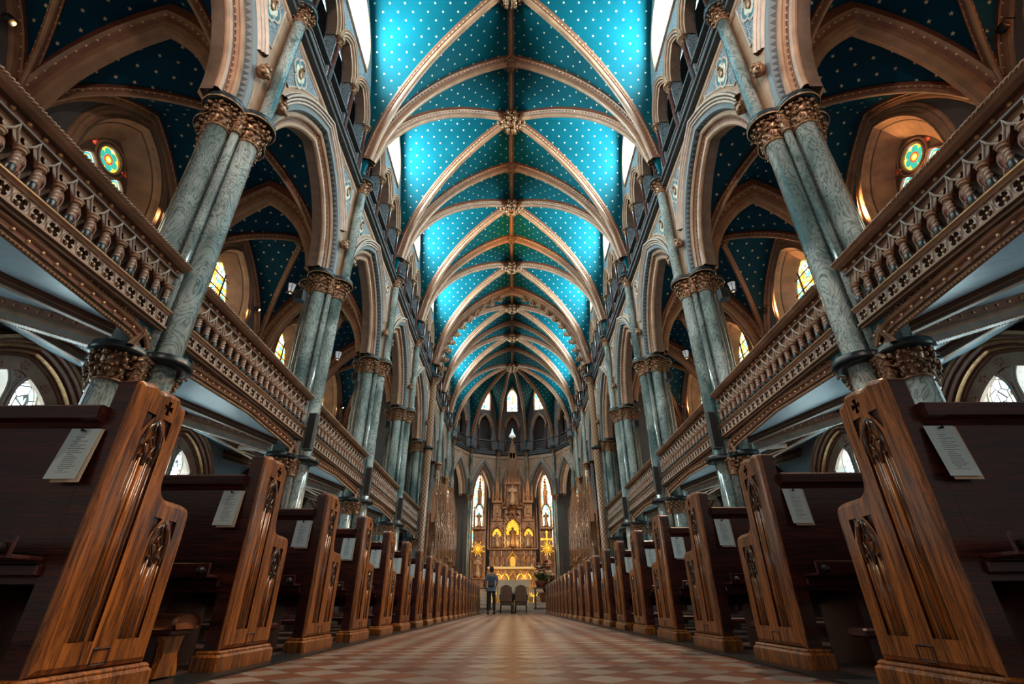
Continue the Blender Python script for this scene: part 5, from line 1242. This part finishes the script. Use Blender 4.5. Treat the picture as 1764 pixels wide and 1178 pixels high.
def ha(mb, name, mat): return mb.build(name, mat, HA, (0, Y0, 1.26))
mb = MB(); mb.box((-1.75, Y0 - .2, 1.26), (1.75, Y0 + .7, 2.45)); mb.box((-1.6, Y0 + .15, 2.4), (1.6, Y0 + .7, 3.75)); ha(mb, 'table_body', 'altar_stone')
mb = MB(); mb.bbox((-1.72, Y0 - .35, 2.5), (1.72, Y0 + .5, 2.64), 0.03); ha(mb, 'altar_slab', 'cloth_white')
mb = MB()
for k in range(34): mb.ball((-1.62 + k * .098, Y0 - .3, 2.45), .04, 5)
for k in range(7):
    x = -1.5 + k * .5; niche(mb, (x, Y0 - .22, 1.32), .42, .85, .1, 0, .035)
ha(mb, 'altar_frontal', 'altar_gold')
mb = MB()
for k in range(9): x = -1.44 + k * .36; niche(mb, (x, Y0 + .12, 2.7), .3, .7, .1, 0, .03)
for k in range(30): mb.octa((-1.56 + k * .108, Y0 + .05, 3.68), .045); mb.octa((-1.56 + k * .108, Y0 + .02, 3.6), .03)
ha(mb, 'carved_gradine', 'bronze')
mb = MB(); mb.bbox((-1.7, Y0 - .05, 3.72), (1.7, Y0 + .7, 3.82), .02); ha(mb, 'cornice', 'altar_stone')
mb = MB(); niche(mb, (0, Y0 - .08, 2.7), .42, .7, .1, 0, .05); mb.box((-.2, Y0 - .05, 2.66), (.2, Y0 + .1, 3.3)); ha(mb, 'tabernacle', 'altar_gold')
# reredos niches
mb = MB(); niche(mb, (0, Y0 + .1, 3.85), 1.0, 1.92, .4, 0, .09); ha(mb, 'central_niche', 'altar_stone')
for t in (-1, 1):
    mb = MB(); niche(mb, (t * 1.12, Y0 + .15, 3.85), .72, 1.35, .3, 0, .06); ha(mb, 'side_niche', 'altar_stone')
    mb = MB(); mb.box((t * 1.12 - .4, Y0 + .3, 3.8), (t * 1.12 + .4, Y0 + .7, 5.7)); mb.bbox((t * 1.12 - .42, Y0 + .1, 5.62), (t * 1.12 + .42, Y0 + .72, 5.78), .02); mb.box((t * 1.12 - .27, Y0 + .15, 5.78), (t * 1.12 + .27, Y0 + .6, 6.1)); ha(mb, 'side_pier', 'altar_stone')
    mb = MB()
    for k in range(6): mb.octa((t * 1.12 - .3 + k * .12, Y0 + .08, 5.9), .05)
    for (dx, dy, w, z, h) in ((-.42, .2, .12, 3.85, 2.6), (.42, .2, .12, 3.85, 2.6), (-.3, .3, .12, 6.9, 1.7), (.3, .3, .12, 6.9, 1.7), (0, .35, .24, 7.0, 3.6), (-.62, .45, .12, 3.8, 3.2)): pinnacle(mb, (t * (1.12 - dx * (1 if t > 0 else 1)), Y0 + dy, z), w, h)
    for a in range(3): gable(mb, (t * 1.12 + (a - 1) * .22, Y0 + .12, 6.95), .26, .55, .045)
    mb.box((t * 1.12 - .3, Y0 + .1, 6.9), (t * 1.12 + .3, Y0 + .65, 7.02)); mb.box((t * 1.12 - .3, Y0 + .5, 5.8), (t * 1.12 + .3, Y0 + .68, 7.0)); ha(mb, 'side_canopy', 'bronze')
mb = MB()
for k in range(10):
    a = 2 * pi * k / 12; 
for t in (-1, 1):
    mb.tube([(t * (.56 + .025 * cos(k * .9)), Y0 - .02 + .025 * sin(k * .9), 3.85 + k * .045) for k in range(34)], .045, 6)
ha(mb, 'twisted_columns', 'cream_pale')
mb = MB(); mb.box((-.6, Y0 + .5, 3.8), (.6, Y0 + .9, 9.1)); mb.bbox((-.75, Y0 + .2, 6.5), (.75, Y0 + .9, 6.62), .02); ha(mb, 'backing_pier', 'altar_stone')
mb = MB()    # clustered canopy and main spire
for k in range(7):
    a = pi + pi * k / 6; pinnacle(mb, (.52 * cos(a), Y0 + .55 + .4 * sin(a), 8.35), .12, 1.5)
    gable(mb, (.5 * cos(a), Y0 + .5 + .42 * sin(a), 8.25), .26, .6, .05)
for k in range(5): a = pi + pi * k / 4; pinnacle(mb, (.3 * cos(a), Y0 + .55 + .25 * sin(a), 9.0), .12, 2.0)
mb.box((-.55, Y0 + .12, 8.2), (.55, Y0 + .9, 8.4)); mb.box((-.22, Y0 + .3, 8.4), (.22, Y0 + .8, 10.6)); pinnacle(mb, (0, Y0 + .5, 10.2), .4, 1.6); pinnacle(mb, (-.2, Y0 + .4, 9.8), .12, 1.4); pinnacle(mb, (.2, Y0 + .4, 9.8), .12, 1.4)
for t in (-1, 1):
    for k in range(10): mb.octa((t * .48, Y0 + .2, 6.65 + k * .17), .07)
    mb.tube([(t * .5, Y0 + .2, 6.6), (t * .5, Y0 + .2, 8.3)], .045, 6)
    for k in range(8): mb.ball((t * (.82 - .04 * k), Y0 + .25, 6.65 + .03 * k + .1 * (k % 2)), .09, 5)
ha(mb, 'spire_canopy', 'bronze')
mb = MB(); mb.lathe([(.5, 0), (.42, .05), (.3, .3), (.38, .42), (.5, .5)], (0, Y0 + .4, 6.1), 12); ha(mb, 'corbel_pedestal', 'altar_stone')
mb = MB(); mb.plate([(-.48, 4.75)] + [(a, 5.12 + b) for a, b in arch(.48, .78, 0, 8)] + [(.48, 4.75)], [], lambda u, v, d: (u, Y0 + .42, v), 0); ha(mb, 'golden_niche_back', 'niche_glow')
for t in (-1, 1): mb = MB(); mb.plate([(t * 1.12 - .32, 4.65), (t * 1.12 - .32, 4.7)] + [(t * 1.12 + a, 4.72 + b) for a, b in arch(.32, .42, 0, 6)] + [(t * 1.12 + .32, 4.65)], [], lambda u, v, d: (u, Y0 + .29, v), 0); ha(mb, 'golden_niche_back', 'niche_glow')
statue('pale stone statue of a robed figure under the spire canopy of the high altar', (0, Y0 + .08, 6.76), 1.38)
statue('stone group of a seated crowned figure in the central golden niche', (0, Y0 + .05, 4.0), 1.2, None, 'bronze', 0, 0)
statue('white stone statue in the left niche of the high altar', (-1.12, Y0 + .04, 3.95), .95)
statue('white stone statue in the right niche of the high altar', (1.12, Y0 + .04, 3.95), .95)
statue('small statue standing on the left pier of the high altar', (-1.12, Y0 + .28, 6.18), .56)
statue('small statue standing on the right pier of the high altar', (1.12, Y0 + .28, 6.18), .56)
# crown with cross that catches the light above the spire, hanging before the apse window
R = thing('altar_cross', 'slim dark cross on top of the high altar spire', 'cross', (0, Y0 + .5, 11.84)); mb = MB(); mb.tube([(0, 0, 0), (0, 0, .95)], .03, 6); mb.build('upright', 'iron', R); mb = MB(); mb.tube([(-.22, 0, .68), (.22, 0, .68)], .028, 6); mb.build('crossbar', 'iron', R)
R = thing('sanctuary_lamp', 'small bright silver lamp hanging on a long wire just in front of the altar spire', 'lamp', (0, 34.9, 11.3))
mb = MB(); mb.lathe([(.02, 0), (.26, .05), (.22, .12), (.1, .34), (.03, .6), (.02, .66)], (0, 0, 0), 10); mb.build('shade', 'lantern_glow', R); mb = MB(); mb.tube([(0, 0, .6), (0, 0, 6.72)], .012, 4); mb.build('wire', 'iron', R)
def candle(label, loc, hs, hc, group, mat='altar_gold'):
    R = thing('candlestick', label, 'candlestick', loc, 0, group)
    mb = MB(); mb.lathe([(.11, 0), (.12, .03), (.05, .09), (.025, .14), (.04, .2), (.02, .26), (.02, hs * .6), (.045, hs * .64), (.02, hs * .7), (.02, hs - .04), (.07, hs)], (0, 0, 0), 10); mb.build('stem', mat, R)
    mb = MB(); mb.lathe([(.03, hs), (.03, hs + hc), (.008, hs + hc + .02)], (0, 0, 0), 8); mb.build('candle', 'candle_wax', R); return R
for k, x in enumerate((-1.3, -.78, .78, 1.28)):
    candle('tall gold candlestick with white candle on the high altar, %s from the left' % ORD[k], (x, Y0 - .18, 2.64), .62, .36, 'altar candlesticks')
# side shrines with golden bursts
for sd, s in SIDES:
    x = s * 2.35; R = thing('side_shrine', 'tall pinnacled shrine with a golden ray burst, %s of the high altar' % sd, 'shrine', (x, 35.6, .46))
    mb = MB(); mb.box((x - .42, 35.5, .46), (x + .42, 36.1, 1.9)); mb.box((x - .42, 35.95, 1.9), (x + .42, 36.1, 5.2)); mb.bbox((x - .5, 35.4, 1.85), (x + .5, 36.1, 1.95), .02); mb.bbox((x - .46, 35.45, 4.95), (x + .46, 36.1, 5.1), .02); mb.build('body', 'altar_stone', R, (x, 35.6, .46))
    mb = MB(); niche(mb, (x, 35.5, 1.95), .7, 1.75, .3, 0, .06); niche(mb, (x, 35.5, 5.1), .55, 1.5, .3, 0, .05)
    for q in (-.45, .45): pinnacle(mb, (x + q, 35.6, 1.95), .12, 4.0); pinnacle(mb, (x + q * .8, 35.7, 5.1), .1, 2.4)
    for q in (-.2, 0, .2): gable(mb, (x + q, 35.45, 4.2), .28, .6, .045)
    pinnacle(mb, (x, 35.75, 6.6), .3, 2.2); mb.build('canopy', 'bronze', R, (x, 35.6, .46))
    mb = MB()
    for k in range(16):
        a = 2 * pi * k / 16; r1 = .48 if k % 2 else .34; mb.loft([[(x + .08 * cos(a - .15), 35.42, 3.7 + .08 * sin(a - .15)), (x + .08 * cos(a + .15), 35.42, 3.7 + .08 * sin(a + .15)), (x + .05 * cos(a), 35.38, 3.7 + .05 * sin(a))], [(x + r1 * cos(a - .05), 35.42, 3.7 + r1 * sin(a - .05)), (x + r1 * cos(a + .05), 35.42, 3.7 + r1 * sin(a + .05)), (x + r1 * cos(a), 35.40, 3.7 + r1 * sin(a))]], True, True, 0, False)
    mb.ball((x, 35.42, 3.7), .13, 8, 0, (1, .5, 1)); mb.build('ray_burst', 'niche_glow', R, (x, 35.6, .46))
    statue('tall pale statue in the shrine on the %s of the high altar' % sd, (x, 35.62, 2.05), 1.15)
    statue('upper statue with raised arms on the shrine %s of the high altar' % sd, (x, 35.72, 5.2), .92, None, 'statue_stone', 0, 0)
R = thing('processional_cross', 'tall golden processional cross standing right of the high altar', 'cross', (2.05, 31.2, .46))
mb = MB(); mb.tube([(0, 0, 0), (0, 0, 3.0)], .025, 6); mb.build('staff', 'altar_gold', R); mb = MB(); mb.tube([(0, 0, 2.9), (0, 0, 3.75)], .045, 6); mb.tube([(-.3, 0, 3.35), (.3, 0, 3.35)], .045, 6)
for p in ((-.3, 3.35), (.3, 3.35), (0, 3.75), (0, 3.35)): mb.ball((p[0], 0, p[1]), .085, 6)
mb.build('cross_head', 'niche_glow', R); mb = MB(); mb.lathe([(.16, 0), (.16, .04), (.04, .1)], (0, 0, 0), 10); mb.build('foot', 'altar_gold', R)
# free-standing altar with cloth, flanked by gold stands
R = thing('communion_altar', 'free-standing altar covered by a lit cream cloth in front of the steps', 'altar', (0, 31.2, .46))
mb = MB(); mb.box((-.95, -.35, 0), (.95, .35, 1.12)); mb.build('table', 'altar_gold', R)
mb = MB(); mb.loft([[(x * k, y * k2, z) for x, y in ((-1.0, -.42), (-.5, -.435), (0, -.42), (.5, -.435), (1.0, -.42), (1.0, .42), (-1.0, .42))] for k, k2, z in ((1.0, 1.0, .25), (1.0, 1.0, 1.12), (.995, .99, 1.15), (.5, .5, 1.152))], False, True, 0, False); mb.build('cloth', 'cloth_white', R)
for k, (x, y) in enumerate(((-1.22, 30.9), (1.22, 30.9), (-.85, 30.55), (.85, 30.55))):
    candle('low gold lamp stand with spreading foot beside the cream cloth altar, %s from the left' % ORD[[0, 3, 1, 2][k]], (x, y, .46), .75, .12, 'gold stands by the altar')
for sd, s in SIDES:
    R = thing('floor_candelabrum', 'spreading gold candelabrum at the foot of the cream cloth altar, %s side' % sd, 'candelabrum', (s * 1.15, 30.2, .46))
    mb = MB(); mb.lathe([(.2, 0), (.2, .03), (.05, .1), (.03, .5)], (0, 0, 0), 10); mb.build('stem', 'altar_gold', R)
    for a in range(6): mb = MB(); mb.tube([(0, 0, .35), (.12 * cos(a * pi / 3), .12 * sin(a * pi / 3), .3), (.24 * cos(a * pi / 3), .24 * sin(a * pi / 3), .48)], .022, 5); mb.build('arm', 'niche_glow', R)
# small tables, flowers, chairs
for sd, s in SIDES:
    R = thing('credence_table', 'dark wooden side table near the sanctuary step, %s side' % sd, 'table', (s * 1.62, 28.5, .14))
    mb = MB(); mb.bbox((-.55, -.3, .95), (.55, .3, 1.02), .015); mb.build('table_top', 'chair_wood', R)
    for x in (-.45, .3, .45): mb = MB(); mb.box((x - .04, -.22, .05), (x + .04, .22, .95)); mb.build('leg', 'chair_wood', R)
    mb = MB(); mb.bbox((-.55, -.28, 0), (.55, .28, .06), .01); mb.build('base', 'chair_wood', R)
def plant(label, loc, h, w, cols, cat='plant', name='flower_arrangement', pot=True, group=None):
    R = thing(name, label, cat, loc, 0, group); rnd = random.Random(hash(label) % 1000 if False else len(label))
    mb = MB()
    if pot: mb.lathe([(w * .22, 0), (w * .3, h * .25), (w * .32, h * .28), (w * .25, h * .28)], (0, 0, 0), 12); mb.build('pot', 'leather', R)
    lf = MB()
    for k in range(46):
        a = rnd.random() * 2 * pi; r = w * .5 * sqrt(rnd.random()); z = h * (.35 + .65 * rnd.random()) * (1 - .35 * r / (w * .5)); p = Vector((r * cos(a), r * sin(a), z)); b = Vector((0, 0, h * .22)); t = (p - b).normalized(); sd_ = t.orthogonal().normalized() * h * .035; lf.add([tuple(b), tuple(b.lerp(p, .6) + sd_), tuple(p), tuple(b.lerp(p, .6) - sd_)], [(0, 1, 2, 3)])
    lf.build('foliage', 'leaf_green', R)['kind'] = 'stuff'
    for k in range(16):
        a = rnd.random() * 2 * pi; r = w * .45 * sqrt(rnd.random()); z = h * (.6 + .42 * rnd.random()); mb = MB(); q = w * .07
        for j in range(5): mb.ball((q * .8 * cos(j * 1.26), q * .8 * sin(j * 1.26), 0), q * .6, 5)
        mb.ball((0, 0, q * .3), q * .5, 5); o = mb.build('blossom', cols[k % len(cols)], R); o.location = (r * cos(a), r * sin(a), z)
    return R
plant('arrangement of white flowers and dark leaves on the little stand between the two armchairs', (.02, 26.2, .62), .42, .55, ['flower_white'])
plant('large mixed flower arrangement with red and white blooms on the right side table', (1.5, 28.5, 1.16), 1.1, 1.1, ['flower_red', 'flower_white', 'leaf_green'])
plant('tall bushy arrangement of orange-red flowers behind the right side table', (1.9, 30.2, .3), 2.3, 1.5, ['flower_red', 'candle_wax', 'leaf_green'])
plant('low planter of green and reddish leaves before the right choir stalls', (2.9, 28.9, .14), 1.6, 1.4, ['flower_red', 'leaf_green'])
R = thing('flower_stand', 'small dark stand between the two armchairs carrying the white flowers', 'stand', (.02, 26.2, 0)); mb = MB(); mb.lathe([(.14, 0), (.14, .03), (.03, .08), (.03, .56), (.16, .6), (.16, .62)], (0, 0, 0), 12); mb.build('pedestal', 'chair_wood', R)
def armchair(label, loc):
    R = thing('armchair', label, 'armchair', loc, 0, 'armchairs')
    mb = MB(); o = [(-.27, .5), (-.29, .8), (-.27, 1.03), (-.2, 1.07), (-.1, 1.11), (0, 1.13), (.1, 1.11), (.2, 1.07), (.27, 1.03), (.29, .8), (.27, .5)]
    mb.sweep([(a, -.26, b) for a, b in o + [o[0]]], (0, 1, 0), [(-.03, 0.0), (-.03, .035), (.03, .035), (.03, 0)], 0, True, -1); mb.build('back_frame', 'chair_wood', R)
    mb = MB(); mb.plate([(a * .97, b) for a, b in o], [], lambda u, v, d: (u, -.28 + d, v), 0, .05); mb.build('backrest', 'chair_fabric', R)
    mb = MB(); mb.bbox((-.3, -.25, .36), (.3, .28, .47), .03); mb.build('seat', 'chair_fabric', R)
    mb = MB(); mb.box((-.3, -.26, .32), (.3, .28, .37)); mb.build('seat_frame', 'chair_wood', R)
    for t in (-1, 1):
        mb = MB(); mb.tube([(t * .28, -.26, .5), (t * .27, -.26, .35), (t * .29, -.32, 0)], [.028, .028, .02], 8); mb.build('leg', 'chair_wood', R)
        mb = MB(); mb.tube([(t * .29, .26, .36), (t * .32, .3, .25), (t * .29, .3, .0)], [.035, .028, .02], 8); mb.build('leg', 'chair_wood', R)
        mb = MB(); mb.tube([(t * .29, -.26, .72), (t * .34, -.1, .74), (t * .36, .14, .71), (t * .34, .2, .6), (t * .31, .2, .42)], .026, 8); mb.build('armrest', 'chair_wood', R)
    return R
armchair('dark upholstered armchair seen from behind at the end of the aisle, the left one', (-.31, 25.5, 0)).scale = (.86, 1, 1); armchair('dark upholstered armchair seen from behind at the end of the aisle, the right one', (.37, 25.5, 0)).scale = (.86, 1, 1)
# carved choir stalls down both sides of the chancel
def stall(label, loc, rz, v=0):
    """local: face towards -y, 1.25 wide"""
    R = thing('choir_canopy', label, 'canopy', loc, rz, 'carved choir canopies')
    mb = MB(); mb.box((-.62, -.1, 0), (.62, .35, 2.15)); mb.box((-.62, .25, 2.15), (.62, .35, 4.4)); mb.bbox((-.64, -.2, 2.1), (.64, .35, 2.2), .02); mb.build('body', 'altar_stone', R)
    mb = MB()
    for k in range(5): niche(mb, (-.5 + k * .25, -.12, .5), .2, 1.1, .1, 0, .025)
    mb.build('lower_panels', 'bronze', R)
    mb = MB()
    for q in (-.31, .31): niche(mb, (q, -.1, 2.2), .52, 1.6, .3, 0, .045)
    for q in (-.53, 0, .53): pinnacle(mb, (q, -.1, 2.2), .1, 3.6 + .5 * (v % 2))
    mb.build('canopy_niches', 'altar_stone', R)
    mb = MB()
    for q in (-.31, .31):
        pinnacle(mb, (q, .1, 3.9), .2, 2.3 + .4 * ((v + 1) % 2))
        for k in range(3): gable(mb, (q - .16 + .16 * k, -.06, 3.75), .2, .5, .035)
    for q in (-.45, -.15, .15, .45): pinnacle(mb, (q, .2, 4.3), .08, 1.6)
    mb.build('pinnacles', 'bronze', R)
    return R
S0 = None; kk = 0; st_list = []
for i in range(7):
    y = 26.25 + i * 1.38
    for sd, s in SIDES:
        lab = 'carved stone choir canopy with crocketed pinnacles, %s along the %s chancel wall' % (ORD[i], sd); rz = -pi / 2 if s < 0 else pi / 2
        rz = pi / 2 if s < 0 else -pi / 2
        loc = (s * 3.95, y, .14 if y < 29.6 else .46)
        if S0 is None: S0 = stall(lab, loc, rz, 0); S1 = None
        else: dup(S0, loc, rz, lab, scale=(1, 1, 1 + .06 * (i % 2)))
        for q, w in ((-.31, 'nearer'), (.31, 'farther')):
            zz = loc[2] + 2.22 * (1 + .06 * (i % 2)) + .07
            lab2 = 'small pale statue in the %s niche of the %s choir canopy, %s side' % (w, ORD[i], sd)
            l2 = (s * 4.0, y + q, zz)
            if kk == 0: s00 = statue(lab2, l2, .7, 'choir statues', 'statue_stone', rz); kk = 1
            else: dup(s00, l2, rz, lab2)
# side shrine figures in the aisle ends
for sd, s in SIDES:
    R = thing('aisle_shrine', 'tall carved shrine glowing orange at the far end of the %s aisle' % sd, 'shrine', (s * 7.2, 24.9, .02)); mb = MB()
    mb.box((-.8, .1, 0), (.8, .4, 2.4)); mb.build('body', 'altar_stone', R)
    mb = MB()
    for q in (-.5, 0, .5): niche(mb, (q, .02, 1.0), .44, 1.0, .2, 0, .05); pinnacle(mb, (q, .1, 2.4), .14, .9)
    mb.build('canopies', 'bronze', R)
    statue('gilded statue before the orange shrine at the far end of the %s aisle' % sd, (s * 7.2, 24.3, .15), 1.6, None, 'altar_gold')

# ------------------------------------------------------------------ the visitor standing in the aisle
def skin(name, joints, bones, mats, parent, root=0, lv=2):
    me = bpy.data.meshes.new(name); me.from_pydata([j[:3] for j in joints], bones, []); o = bpy.data.objects.new(name, me); COL.objects.link(o); o.parent = parent
    o.modifiers.new('skin', 'SKIN'); 
    if not me.skin_vertices: me.skin_vertices.new() if hasattr(me.skin_vertices, 'new') else None
    for i, j in enumerate(joints):
        sv = me.skin_vertices[0].data[i]; r = j[3]; sv.radius = r if isinstance(r, tuple) else (r, r); sv.use_root = (i == root)
    s = o.modifiers.new('sub', 'SUBSURF'); s.levels = lv; s.render_levels = lv
    me.materials.append(M[mats]); o.modifiers['skin'].use_smooth_shade = True
    return o
PR = thing('person', 'person seen from behind in a blue-grey shirt and dark trousers with a small backpack', 'person', (-.92, 23.2, 0))
J = [(0, 0, .97, (.15, .11)), (0, .01, 1.15, (.14, .10)), (0, .02, 1.35, (.17, .11)), (0, .02, 1.49, (.12, .085)), (0, .03, 1.56, .052), (0, .04, 1.63, .06),
     (-.19, .02, 1.46, .06), (-.25, .0, 1.2, .046), (-.24, .16, .99, .036), (.19, .02, 1.46, .06), (.26, .02, 1.2, .046), (.2, .2, 1.06, .036),
     (-.1, 0, .9, .09), (-.11, .02, .5, .062), (-.12, -.01, .1, .045), (-.12, .1, .04, .04), (.1, 0, .9, .09), (.12, .03, .5, .062), (.13, -.01, .1, .045), (.14, .1, .04, .04)]
B = [(0, 1), (1, 2), (2, 3), (3, 4), (4, 5), (3, 6), (6, 7), (7, 8), (3, 9), (9, 10), (10, 11), (0, 12), (12, 13), (13, 14), (14, 15), (0, 16), (16, 17), (17, 18), (18, 19)]
skin('body', J, B, 'skin', PR)
skin('shirt', [(0, 0, .99, (.17, .13)), (0, .01, 1.15, (.16, .12)), (0, .02, 1.35, (.19, .125)), (0, .02, 1.47, (.14, .1)), (-.19, .02, 1.45, .075), (-.25, .0, 1.22, .064), (.19, .02, 1.45, .075), (.26, .02, 1.22, .064), (0, -.01, .9, (.17, .13))], [(8, 0), (0, 1), (1, 2), (2, 3), (3, 4), (4, 5), (3, 6), (6, 7)], 'shirt', PR)
skin('trousers', [(0, 0, .95, (.15, .11)), (-.1, 0, .86, .1), (-.11, .02, .5, .075), (-.12, -.01, .1, .062), (.1, 0, .86, .1), (.12, .03, .5, .075), (.13, -.01, .1, .062)], [(0, 1), (1, 2), (2, 3), (0, 4), (4, 5), (5, 6)], 'trousers', PR)
hd = MB(); hr = []
for (z, a, b, y) in [(1.57, .045, .05, .045), (1.60, .055, .065, .055), (1.64, .07, .085, .05), (1.69, .076, .095, .045), (1.74, .076, .097, .04), (1.78, .064, .08, .035), (1.805, .03, .04, .03)]: hr.append([(a * cos(2 * pi * j / 14), y + b * sin(2 * pi * j / 14), z) for j in range(14)])
hd.loft(hr, True, True)
for t in (-1, 1): hd.ball((t * .077, .045, 1.685), .02, 6, 0, (.5, 1, 1.5)); hd.ball((t * .03, .135, 1.70), .011, 6)
hd.ball((0, .145, 1.675), .016, 6, 0, (.8, 1, 1.4)); hd.ball((0, .135, 1.64), .018, 6, 0, (1.4, .5, .4)); hd.build('head', 'skin', PR)
hh = MB(); hr = []
for (z, a, b, y) in [(1.60, .062, .05, .01), (1.65, .08, .075, .01), (1.71, .088, .098, .02), (1.77, .086, .1, .025), (1.815, .066, .078, .03), (1.835, .02, .03, .03)]: hr.append([(a * cos(2 * pi * j / 14), y + b * sin(2 * pi * j / 14), z) for j in range(14)])
hh.loft(hr, True, True); hh.build('hair', 'hair', PR)
for t, (x, y, z) in ((-1, (-.24, .19, .955)), (1, (.17, .23, 1.06))):
    P0 = (x, y, z); jj = [(*P0, .028), (x, y + .035, z - .03, .032), (x, y + .06, z - .055, .028)]; bb = [(0, 1), (1, 2)]
    for f_ in range(4):
        xx = x + (f_ - 1.5) * .021; k = len(jj); L = (.028, .032, .03, .024)[f_]
        jj += [(xx, y + .085, z - .075, .0095), (xx, y + .085 + L * .5, z - .085 - L * .6, .009), (xx, y + .085 + L * .5, z - .085 - L * 1.4, .008)]; bb += [(2, k), (k, k + 1), (k + 1, k + 2)]
    k = len(jj); jj += [(x - t * .035, y + .03, z - .035, .011), (x - t * .05, y + .055, z - .06, .009)]; bb += [(1, k), (k, k + 1)]
    skin('hand', jj, bb, 'skin', PR, 0, 1)
for t in (-1, 1): mb = MB(); mb.loft([[(t * .125 + a * .05, .04 + b * .14, z) for a, b in [(cos(2 * pi * j / 10), sin(2 * pi * j / 10)) for j in range(10)]] for z in (0, .03, .07)] + [[(t * .125 + .04 * cos(2 * pi * j / 10), .0 + .06 * sin(2 * pi * j / 10), .1) for j in range(10)]], True, True); mb.build('shoe', 'shoe_leather', PR)
bp = thing('backpack', 'small grey-blue backpack on the back of the standing visitor', 'backpack', (-.92, 22.99, 1.02)); mb = MB(); mb.bbox((-.14, -.09, 0), (.14, .03, .4), .04); mb.build('bag', 'bag', bp)
mb = MB(); mb.bbox((-.11, -.12, .04), (.11, -.085, .2), .015); mb.build('pocket', 'bag', bp)
for t in (-1, 1): mb = MB(); mb.tube([(t * .09, .02, .36), (t * .12, .09, .475), (t * .13, .24, .46), (t * .13, .34, .3)], .016, 6); mb.build('strap', 'bag', bp)

# ------------------------------------------------------------------ lamps
for s in (-1, 1):  # spots added behind the camera to light arches and columns
    light('SPOT', (s * 3.6, -3.0, 9.6), 1700 * K_WARM, (1, .84, .72), 0.25, (-s * 3.6, 15, 9.8), 'added_rear_spotlight', 75)
    light('SPOT', (s * 3.6, -3.0, 9.2), 900 * K_WARM, (1, .84, .72), 0.25, (s * 5.5, 6, 6.0), 'added_rear_spotlight', 80)
for i in range(5):
    for sd, s in SIDES:
        # added warm spots at string-course height, without fixtures, brighten the pews
        light('SPOT', (s * 4.25, PY[i] + 0.45, 11.0), (2300 if s > 0 else 420) * K_WARM, (1, .68, .42), 0.08, (-s * 1.9, PY[i] - 2.6, 0.5), 'added_pew_spotlight', 50)
for y, p in ((18.6, 2400), (13.6, 500), (23.5, 600)):
    for s in (-1, 1): light('SPOT', (s * 4.3, y, 12.1), p * K_WARM * (1 if s < 0 else .6), GOLDL, 0.08, (-s * 0.8, y + 1.2, 17.6), 'cornice_uplight', 36)
for s in (-1, 1): light('SPOT', (s * 4.1, 25.9, 10.9), (1900 if s > 0 else 500) * K_WARM, GOLDL, 0.1, (-s * .3, 36.5, 4.2), 'altar_spotlight', 42)
for s in (-1, 1): light('POINT', (s * .8, 35.0, 2.0), 30, (1, .6, .2), 0.05, None, 'altar_lamp')
for s in (-1, 1): light('POINT', (s * .35, 35.9, 4.3), 12, (1, .7, .2), 0.03, None, 'altar_lamp')
light('SPOT', (0.6, 29.5, 11.0), 350, WARM, 0.1, (0, 31.2, 1.0), 'altar_spotlight', 25)
for s in (-1, 1):
    for y in (28, 32): light('SPOT', (s * 1.0, y, 10.5), 1100, (1, .72, .45), 0.1, (s * 4.2, y + .8, 3.6), 'added_choir_spotlight', 70)  # spots added to brighten the choir canopies
for i in range(5):
    for sd, s in SIDES:
        c = CY[i]
        # floodlight of each gallery window washes its reveal in orange
        light('SPOT', (s * (XO - 0.3), c + 1.6, 9.65), 300 if s > 0 else 70, (1, .5, .18), 0.05, (s * (XO + 0.4), c - 0.5, 9.3), 'floodlight_beam', 110)
        light('POINT', (s * 7.27, c, 9.25), 14, (1, .72, .45), 0.1, None, 'added_gallery_light')  # weak warm light added below the unlit lanterns
    for sd, s in SIDES:
        if i < 4: light('POINT', (s * 5.0, CY[i] - 0.6, 13.45), 6, WARM, 0.04, None, 'bulb_light')
